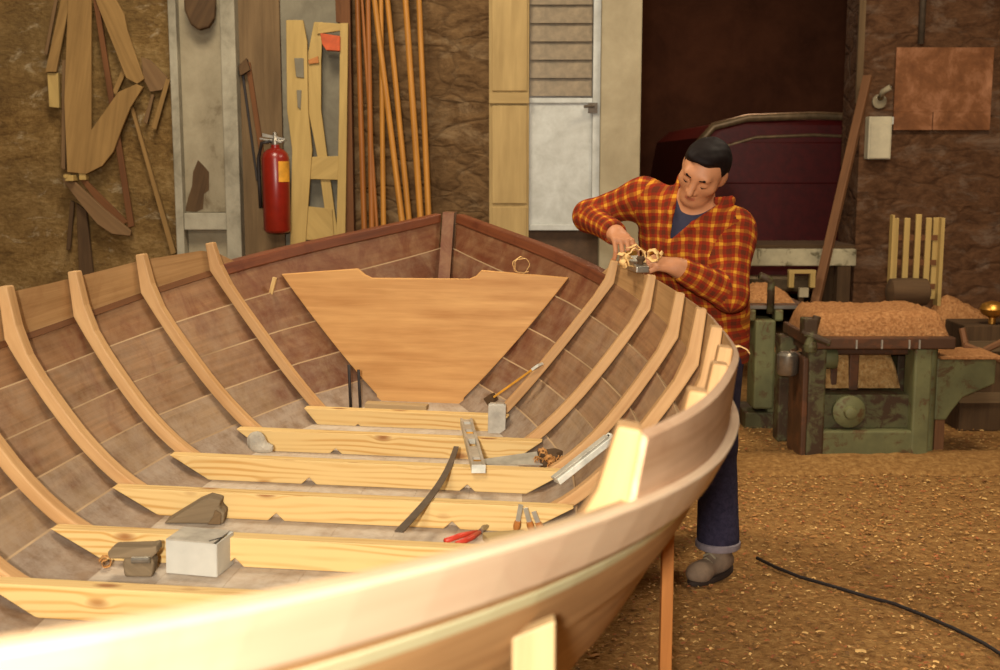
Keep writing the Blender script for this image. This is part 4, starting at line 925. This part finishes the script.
MB().box(surf(V3(.735, 4.2, 1.185))+FW*.004-np.array(OR), (.006, .006, .032), Euler((0, .5, 0)).to_matrix()).build('pen', 'alu_white', man)
# trousers, boots
tn = smooth_noise(9, 10, 40)
trs = union([(cap((.83, 4.47, .90), (.70, 4.58, .90), .100), 0)]+legs(0))
V, F = sdf_mesh(lambda p: np.maximum(np.maximum(trs(p)+.005*tn(p), .118-p[:, 2]), p[:, 2]-.93), (.58, 4.22, .10), (1.06, 4.95, .96), .006); np_obj('trousers', V, F, ['denim'], man, loc=OR, relax=1)
for a_, k_ in ((ankL, kneeL), (ankR, kneeR)):
    TO = nrm((-.66, -.75, 0)) if a_[1] < 4.6 else nrm((-.25, -.97, 0))
    c = a_+V3(0, 0, .05); MB().lathe(Vector((c-np.array(OR)).tolist())+Vector((0, 0, -.036)), [(.05, 0), (.0795, -.002), (.085, .004), (.085, .022), (.0795, .026)], 28).build('turn_up', 'denim_hem', man, smooth=50)
    sn_ = union(foot(a_, 0)); V, F = sdf_mesh(lambda p: np.maximum(sn_(p), .012-p[:, 2]), a_-V3(.22, .22, .1), a_+V3(.22, .22, .06), .0045); np_obj('boot', V, F, ['suede'], man, loc=OR, relax=1)
    so = union([(ell(a_+TO*.045+V3(0, 0, -.085), (TO, np.cross(TO, (0, 0, 1)), (0, 0, 1)), (.142, .052, .05)), 0)]); V, F = sdf_mesh(lambda p: np.maximum(np.maximum(so(p), p[:, 2]-.022), .001-p[:, 2]), a_-V3(.22, .22, .1), a_+V3(.22, .22, -.05), .0045); np_obj('sole', V, F, ['sole'], man, loc=OR)
    m = MB()
    sdv = np.cross(TO, (0, 0, 1))
    for k in range(4):
        p0 = a_+TO*(.035+.022*k)+V3(0, 0, .012-.013*k)-np.array(OR); m.tube([Vector((p0+sdv*.026+V3(0, 0, -.012)).tolist()), Vector(p0.tolist())+Vector((0, 0, .004)), Vector((p0-sdv*.026+V3(0, 0, -.012)).tolist())], .0035, 6)
    m.build('laces', 'jamb', man)
# ------------------------------------------------------------------ hand plane and curls
t_ = tu(4.085, 1); wt = wtop(4.085, 1); pt = BM @ HP(tu(4.085, wt), wt, 1); ptb = BM @ HP(tu(3.9, wtop(3.9, 1)), wtop(3.9, 1), 1)
dv = (ptb-pt); az = atan2(dv.y, dv.x); el = atan2(dv.z, sqrt(dv.x**2+dv.y**2))
hp = thing('hand_plane', 'small hand plane held by both hands on the hull edge', 'plane', pt+Vector((.0, .0, .002)), (0, -el, az))
MB().prism([(-.075, -.022, .0), (.085, -.022, .0), (.085, -.022, .02), (.05, -.022, .03), (-.03, -.022, .032), (-.075, -.022, .022)], (0, .044, 0)).build('body', 'steel', hp, bevel=.003)
MB().prism([(-.05, -.017, .03), (-.015, -.017, .028), (-.035, -.017, .062), (-.062, -.017, .055)], (0, .034, 0)).build('lever_cap', 'brass', hp, bevel=.003)
MB().lathe((.06, 0, .022), [(.012, 0), (.009, .012), (.015, .022), (.012, .03)], 16).build('knob', 'dark_wood', hp, smooth=50)
MB().box((-.005, 0, .033), (.07, .036, .003), Euler((0, .5, 0)).to_matrix()).build('blade', 'alu', hp)
def ribbon(pts, w, wd=(0, 1, 0), th=.0012):
    P = [Vector(p) for p in pts]; m = MB(); A = []; B = []; wd = Vector(wd)
    for i, p in enumerate(P):
        t = (P[min(i+1, len(P)-1)]-P[max(0, i-1)]).normalized(); n = t.cross(wd).normalized()
        A.append([p-wd*w/2, p+wd*w/2]); B.append([p-wd*w/2+n*th, p+wd*w/2+n*th])
    return m.slab(A, B, lambda i, j: (i*.02, j*.02))
def curl(turns, r0, r1, w, drift, wob, seed):
    q = random.Random(seed); N = int(18*turns); ph = q.random()*6
    return [Vector(((r0+(r1-r0)*i/N)*(1+wob*sin(i*1.7+ph))*cos(2*pi*turns*i/N+ph), drift*i/N, (r0+(r1-r0)*i/N)*(1+wob*sin(i*2.3+ph))*sin(2*pi*turns*i/N+ph))) for i in range(N+1)]
M['shaving'] = plain('fresh_shaving', (232, 190, 124), .65, 0, .2, .08)
for k, (off, r0, r1, tn_, rz, lab) in enumerate([((.000, -.045, .036), .028, .040, 1.6, .3, 'large pale wood curl coming off the plane under the right hand'), ((-.028, -.02, .022), .018, .026, 1.3, 1.0, 'smaller pale curl beside the right fingertips on the frame head'), ((.055, -.03, .04), .02, .024, 1.2, -.4, 'pale curl between the two hands on top of the plane')]):
    o = ribbon(curl(tn_, r0, r1, .02, .02, .16, k), .022).build('wood_shaving', 'shaving', None, smooth=True); o.location = pt+Vector(off)+Vector((0, 0, .01)); o.rotation_euler = (.2*k, .3, rz); tag(o, lab, 'shaving')
p_ = wp(524, 267, 4.72); o = ribbon(curl(1.7, .026, .034, .02, .012, .1, 8), .016).build('wood_shaving', 'shaving', None, smooth=True); o.rotation_euler = (0, .2, .1)
pr_ = bw(.375, 4.53, 1.142+.03); o.location = pr_; tag(o, 'pale wood curl lying on the top edge of the bulkhead at its right', 'shaving')
p_ = wp(741, 331, 2.62); 
pw = BM @ HP(tu(2.55, wtop(2.55)), wtop(2.55), 1); m = ribbon([(-.02, 0, .004), (0, 0, .002), (.015, 0, .004), (.03, 0, -.003), (.036, 0, -.012)], .02); o = m.build('wood_shaving', 'shaving', None, smooth=True); o.location = pw+Vector((.012, .02, .004)); tag(o, 'torn splinter of wood sticking out over the hull edge at its widest', 'shaving')
# ------------------------------------------------------------------ things lying in the boat
ZT, ZF = .673, .602
def bt(name, label, cat, v, u, z, rz=0, rx=0, ry=0, group=None): return thing(name, label, cat, mat=bmat(v, u, z, rz, rx, ry), group=group)
cb_ = bt('carton_box', 'open white carton standing on the boat floor', 'box', -.245, 2.69, ZF+.0, -.10)
MB().box((0, 0, .0015), (.12, .094, .003)).build('base', 'carton_in', cb_)
w2, d2, h2 = .122, .096, .078
for (c, s_, nm) in (((0, -d2/2, h2/2), (w2, .003, h2), 'front_panel'), ((0, d2/2, h2/2), (w2, .003, h2), 'back_panel'), ((-w2/2, 0, h2/2), (.003, d2, h2), 'side_panel'), ((w2/2, 0, h2/2), (.003, d2, h2), 'side_panel')): MB().box(c, s_).build(nm, 'carton', cb_)
MB().box((-.004, -.0, h2+.0015), (w2-.006, d2, .003)).build('lid', 'carton_in', cb_); MB().box((w2/2-.012, -d2/2+.024, h2+.0034), (.004, .036, .001), Euler((0, 0, -.5)).to_matrix()).build('lid_slit', 'black', cb_)
sc = bt('wood_scrap', 'dark rough wood chunk wedge lying behind the white carton', 'scrap', -.355, 3.045, ZF, .12)
MB().prism([(-.10, -.028, 0), (.055, -.028, 0), (.06, -.028, .03), (.045, -.028, .045), (.05, -.028, .062), (.018, -.028, .07), (-.01, -.028, .058)], (0, .06, 0)).build('chunk', 'scrap', sc, bevel=.005); MB().prism([(.015, -.034, 0), (.05, -.034, 0), (.052, -.034, .03), (.035, -.034, .04), (.03, -.034, .022)], (0, .012, 0)).build('split_face', 'grey_board', sc, bevel=.003)
ml = bt('old_clamp', 'grey-brown T-shaped wooden lump left of the white carton', 'clamp', -.365, 2.63, ZF, .1)
MB().prism([(-.032, -.022, 0), (.03, -.022, 0), (.036, -.022, .035), (.026, -.022, .05), (-.03, -.022, .048), (-.036, -.022, .03)], (0, .045, 0)).build('stem', 'scrap', ml, bevel=.005); MB().prism([(-.065, -.028, .044), (.03, -.028, .046), (.045, -.028, .06), (.044, -.028, .078), (.03, -.028, .074), (-.055, -.028, .07), (-.068, -.028, .06)], (0, .05, 0)).build('head', 'scrap', ml, bevel=.005)
MB().tube([(-.01, -.035, .045), (.03, -.036, .047)], .008).build('screw', 'steel', ml)
cs_ = bt('curled_shaving', 'small orange curl on the boat floor beside the T-shaped lump', 'shaving', -.455, 2.65, ZF+.014, .5)
ribbon(curl(1.3, .010, .014, .01, .02, .1, 3), .014).build('curl', 'chip2', cs_, smooth=True)
gr = bt('grey_rag', 'crumpled grey rag on the second floor timber at the left', 'rag', -.405, 3.72, ZF+.02, .2)
gn = smooth_noise(35, 14, 110)
Vv, Ff = sdf_mesh(lambda p: union([(ell((0, 0, .03), ((1, 0, 0), (0, 1, 0), (0, 0, 1)), (.032, .03, .034)), 0), (ell((.03, -.01, .016), ((1, 0, 0), (0, 1, 0), (0, 0, 1)), (.03, .026, .02)), .012)])(p)+.016*gn(p), (-.07, -.06, -.02), (.09, .06, .09), .013); np_obj('cloth', Vv, Ff, ['carton_in'], gr).data.polygons.foreach_set('use_smooth', [False]*len(Ff))
# spirit level across two timbers
a, b = bw(.345, 3.40, ZT+.002), bw(.235, 4.0, ZT)
L = (b-a).length
lv = bt('spirit_level', 'aluminium spirit level lying lengthwise across the floor timbers', 'level', .286, 3.69, ZT+.001, .167)
LL = .62; wv, hv = .040, .024
m = MB(); 
for sx in (-1, 1): m.box((sx*(wv/2-.004), 0, hv/2), (.008, LL, hv))
m.build('flange', 'alu', lv, bevel=.001)
for y0, y1 in ((-.31, -.255), (-.205, -.07), (.03, .10), (.16, .235), (.275, .31)): MB().box((0, (y0+y1)/2, hv*.45), (wv-.016, y1-y0, hv*.7)).build('web', 'alu', lv)
MB().tube([(-.012, .13, hv*.5), (.012, .13, hv*.5)], .006).build('bubble_tube', 'yellow_label', lv); MB().tube([(-.012, -.23, hv*.5), (.012, -.23, hv*.5)], .006).build('bubble_tube', 'brass', lv)
MB().box((0, -LL/2-.002, hv/2), (wv, .004, hv)).build('end_cap', 'alu_white', lv)
# curved dark blade
m = MB(); A = []; B = []
for i in range(25):
    s = i/24; v = .205+.035*s+.022*sin(pi*s); u = 2.80+.87*s; z = ZT+.002; wv = .011-.003*s
    c = Vector((v, u-UC, z-Z0)); tn3 = Vector((.13, 1, 0)).normalized(); sd3 = Vector((tn3.y, -tn3.x, 0)); A.append([c-sd3*wv, c+sd3*wv]); B.append([c-sd3*wv+Vector((0, 0, .004)), c+sd3*wv+Vector((0, 0, .004))])
o = m.slab(A, B, lambda i, j: (i*.04, j*.02)).build('steel_strip', 'darksteel', None); o.matrix_world = BM; tag(o, 'long dark curved steel strip lying across three floor timbers', 'strip')
# hand saw
sw = bt('hand_saw', 'hand saw with grey blade lying between floor timbers, handle buried in shavings', 'saw', .435, 3.58, ZF+.062, .25, .18, -.04)
MB().prism([(-.13, -.012, .001), (.07, -.045, .001), (.085, .02, .001), (.07, .05, .001), (-.13, .012, .001)], (0, 0, .003)).build('blade', 'alu', sw)
MB().prism([(.065, -.04, -.008), (.13, -.05, -.008), (.15, -.02, -.008), (.128, -.012, -.008), (.126, .018, -.008), (.15, .03, -.008), (.13, .055, -.008), (.07, .045, -.008)], (0, 0, .02)).build('handle', 'dark_wood', sw, bevel=.005)
for k in range(9):
    q = random.Random(50+k); o = ribbon(curl(1.2+q.random(), .009, .014, .01, .02, .2, 60+k), .012).build('curl', 'chip2', None, smooth=True)
    o.name = 'curled_shaving'; o.matrix_world = bmat(.535+q.uniform(-.04, .05), 3.57+q.uniform(-.04, .05), ZF+.05+q.uniform(-.01, .03), q.random()*3, q.random(), q.random()); tag(o, 'brown curl in the little heap over the saw handle', 'shaving', 'curls over the saw handle')
for k in range(6):
    q = random.Random(90+k); o = ribbon(curl(1.2, .008, .012, .01, .015, .2, 30+k), .011).build('curled_shaving', 'chip2', None, smooth=True)
    o.matrix_world = bmat(.50+q.uniform(-.06, .04), 3.17+q.uniform(-.03, .03), ZF+.016, q.random()*3, q.random()*.5, 0); tag(o, 'brown curl on the boat floor at the foot of the pale straightedge', 'shaving', 'curls under the straightedge')
# pale straightedge propped from the floor onto the starboard frames
a, b = bw(.555, 3.20, ZF+.045), bw(.665, 3.30, .845)
r_ = wp(556, 481, 3.14); r2 = wp(613, 436, 3.22)
d = (r2-r_); R_ = d.to_track_quat('Z', 'X').to_matrix()
se = thing('straightedge', 'pale flat straightedge propped aslant against the right hand frames', 'straightedge', mat=Matrix.Translation((r_+r2)/2) @ R_.to_4x4())
MB().box((0, 0, 0), (.018, .034, d.length)).build('bar', 'alu_white', se, bevel=.002); MB().box((.012, 0, -.01), (.006, .022, d.length*.94)).build('rib', 'alu', se, bevel=.001)
MB().lathe((0, .0, d.length/2-.012), [(.004, -.012), (.004, .012)], 8, R=Euler((0, pi/2, 0)).to_matrix()).build('hang_hole', 'black', se)
# grey block on timber one and folding rule behind it
gb = bt('grey_block', 'upright pale grey block standing against the farthest floor timber', 'block', .325, 4.165, ZF, .05)
MB().box((0, 0, .056), (.062, .035, .112)).build('block', 'grey_block', gb, bevel=.003); MB().box((0, .0, .1145), (.05, .026, .005)).build('cap', 'alu', gb)
r_, r2 = wp(487, 402, 4.2), wp(536, 367, 4.12)
d = r2-r_; R_ = d.to_track_quat('Z', 'Y').to_matrix()
fr = thing('folding_rule', 'yellow wooden rule leaning on the bow planks, white metal end', 'rule', mat=Matrix.Translation((r_+r2)/2) @ R_.to_4x4())
MB().box((0, 0, 0), (.012, .007, d.length)).build('blade', 'yellow_label', fr); MB().box((.012, 0, d.length/2), (.045, .009, .03)).build('end_fitting', 'alu_white', fr)
MB().box((0, 0, -d.length/2+.02), (.04, .03, .03)).build('foot_block', 'dark_wood', fr)
# dark rods by the bulkhead
for k, (v, u, h) in enumerate(((-.235, 4.36, .17), (-.203, 4.38, .15))):
    o = MB().tube([Vector((0, 0, 0)), Vector((-.008, .0, h))], .0055, 8).build('iron_rod', 'black', None, smooth=True); o.matrix_world = bmat(v, u, wz(u, .6)*0+.66+.0*k-.03); tag(o, ('left of two thin dark rods standing before the bulkhead', 'right of two thin dark rods standing before the bulkhead')[k], 'rod')
o = MB().box((0, 0, 0), (.23, .05, .02)).build('loose_board', 'batten', None, bevel=.002); o.matrix_world = bmat(-.06, 4.34, ZF+.055, -.03); tag(o, 'pale loose board lying behind the farthest floor timber', 'board')
# pliers and chisels half hidden by the near gunwale
pv, pu = .43, 2.99
pli = bt('pliers', 'pliers with red grips on the boat floor near the chisels', 'pliers', .38, 3.03, ZF+.012, 1.0)
m = MB(); m.tube([(0, 0, 0), (.03, .012, 0), (.06, .016, 0)], [.007, .008, .003]); m.build('jaw', 'steel', pli); 
for s in (-1, 1): MB().tube([(-.01, s*.004, 0), (-.06, s*.016, 0), (-.12, s*.018, 0)], [.006, .0075, .007]).build('grip', 'red_grip', pli, smooth=True)
for k, (v, u, rz, lab) in enumerate(((.47, 3.06, .3, 'chisel with upright steel blade leaning near the pliers'), (.51, 3.06, -.5, 'short chisel leaning right of the taller one'), (.535, 3.06, -.7, 'rightmost little chisel by the near gunwale'))):
    ch = bt('chisel', lab, 'chisel', v, u, ZF+.012, 0, .25, rz*.5); MB().box((0, 0, .05-.008*k), (.012, .004, .05)).build('blade', 'alu', ch); MB().lathe((0, 0, -.0), [(.008, 0), (.010, .012), (.008, .026)], 10).build('handle', 'orange_wood', ch, smooth=40)
o = MB().box((0, 0, 0), (.11, .06, .02)).build('wood_block', 'cream_wood', None, bevel=.003); o.matrix_world = bmat(.45, 2.985, ZF+.012, .4); tag(o, 'flat yellowish offcut beside the pliers in the boat', 'offcut')
# ------------------------------------------------------------------ props, cable, shavings on the floor
def prop(xt, yt, Yt, yb_, name, mat, w, d, lab):
    T = wp(xt, yt, Yt); o = thing(name, lab, 'prop', (T.x, T.y, 0))
    return T, o
def hull_hit(x, y):
    for i in range(2000):
        Y = .8+i*.002; q = BM.inverted() @ wp(x, y, Y); z = q.z+Z0
        w = wz(q.y+UC, z)
        if 0 < w < 1 and abs(q.x) < hb(tu(q.y+UC, w), w)+.026: return Y
T, o = prop(533, 619, hull_hit(533, 619)-.012, 0, 'hull_prop', 'batten', .04, .02, 'new pale batten standing against the near side of the hull')
MB().prism([(-.021, 0, 0.0), (.021, 0, 0.0), (.021, 0, T.z+.006), (-.021, 0, T.z-.012)], (0, -.02, 0)).build('batten', 'batten', o, bevel=.002)
T, o = prop(669, 525, 2.62, 0, 'hull_prop', 'orange_wood', .03, .03, 'thin orange-brown stick propping the far end of the visible bilge')
MB().prism([(-.015, 0, 0.0), (.014, 0, 0.0), (.013, 0, T.z), (-.013, 0, T.z)], (0, .03, 0)).build('stick', 'orange_wood', o, bevel=.002)
pts = []
for x, y in ((757, 558), (775, 567), (800, 577), (835, 587), (868, 597), (895, 604), (925, 616), (955, 629), (985, 644), (1010, 660), (1040, 676)):
    r = ray(x, y); q = r*(-(CAMH-.015)/r.z)+Vector((0, 0, CAMH)); pts.append(q)
c = pts[5].copy(); o = MB().tube([p-c for p in pts], .0065, 8).build('power_cable', 'black', None, smooth=True); o.location = c; tag(o, 'black cable snaking over the sawdust floor at the right', 'cable')
def chips(n, xr, yr, name, seed, lab, zr=(.003, .012)):
    q = random.Random(seed); m = MB()
    for k in range(n):
        x, y = q.uniform(*xr), q.uniform(*yr); a = q.uniform(0, 6.28); s = q.uniform(.004, .010)*(1 if q.random() < .95 else 1.7); w = s*q.uniform(.22, .55); z = q.uniform(*zr); h = s*q.uniform(.05, .4)
        ca, sa = cos(a), sin(a); tl = q.uniform(-.35, .35); b0 = len(m.v)
        for i, (xx, hh) in enumerate(((-s, 0), (0, h), (s, 0))):
            for yy in (-w, w): m.v.append((x+ca*xx-sa*yy, y+sa*xx+ca*yy, max(.001, z+hh+tl*yy)))
        mi = q.choices((0, 1, 2, 3), (.20, .40, .16, .24))[0]
        for i in (0, 2): m.face([b0+i, b0+i+2, b0+i+3, b0+i+1], [(0, 0)]*4, mi)
    o = m.build(name, ['chip1', 'chip2', 'chip3', 'chip4'], None, fix=False); tag(o, lab, 'shavings', None, 'stuff'); return o
chips(26000, (-.2, 3.4), (2.2, 6.9), 'floor_shavings', 1, 'loose shavings and chips scattered all over the workshop floor')
hp = heap(40, 20, 2.2, .5, .05, 15, .9, .3, 6).build('shavings_drift', 'floor', None, smooth=True); hp.location = (2.2, 6.05, 0); tag(hp, 'low drift of sawdust along the foot of the green machine', 'sawdust', None, 'stuff')
# ------------------------------------------------------------------ light
W = bpy.data.worlds.new('world'); S.world = W; W.use_nodes = True
bg = W.node_tree.nodes['Background']; bg.inputs[0].default_value = (.30, .17, .09, 1); bg.inputs[1].default_value = .10
def area(name, loc, tgt, size, power, col):
    l = bpy.data.lights.new(name, 'AREA'); l.shape = 'DISK'; l.size = size; l.energy = power; l.color = col
    o = bpy.data.objects.new(name, l); COL.objects.link(o); o.location = loc
    o.rotation_euler = (Vector(tgt)-Vector(loc)).to_track_quat('-Z', 'Y').to_euler(); return o
area('flash', (-.20, -.80, 1.83), (.15, 5, .9), .12, 165, (1, .95, .87))
area('ceiling_fill', (-.6, -2.3, 4.1), (.3, 4.5, .8), 1.0, 200, (1, .91, .76))  # soft front fill added high behind the camera, no lamp seen there
area('ceiling_fill', (-1.2, 4.6, 4.2), (-1.2, 5.6, 0), 1.2, 120, (1, .88, .68))  # added overhead fill for the left background
area('ceiling_fill', (2.4, 5.2, 4.2), (2.2, 5.8, 0), 1.2, 95, (1, .84, .62))  # added overhead fill for the machine side
area('back_room_fill', (2.2, 11.5, 4.2), (2.2, 10.5, 0), .8, 40, (1, .66, .42))  # faint light added to lift the blacks beyond the doorway
S.view_settings.view_transform = 'Standard'; S.view_settings.look = 'None'; S.view_settings.gamma = 1; S.view_settings.exposure = 0
S.view_settings.use_curve_mapping = False
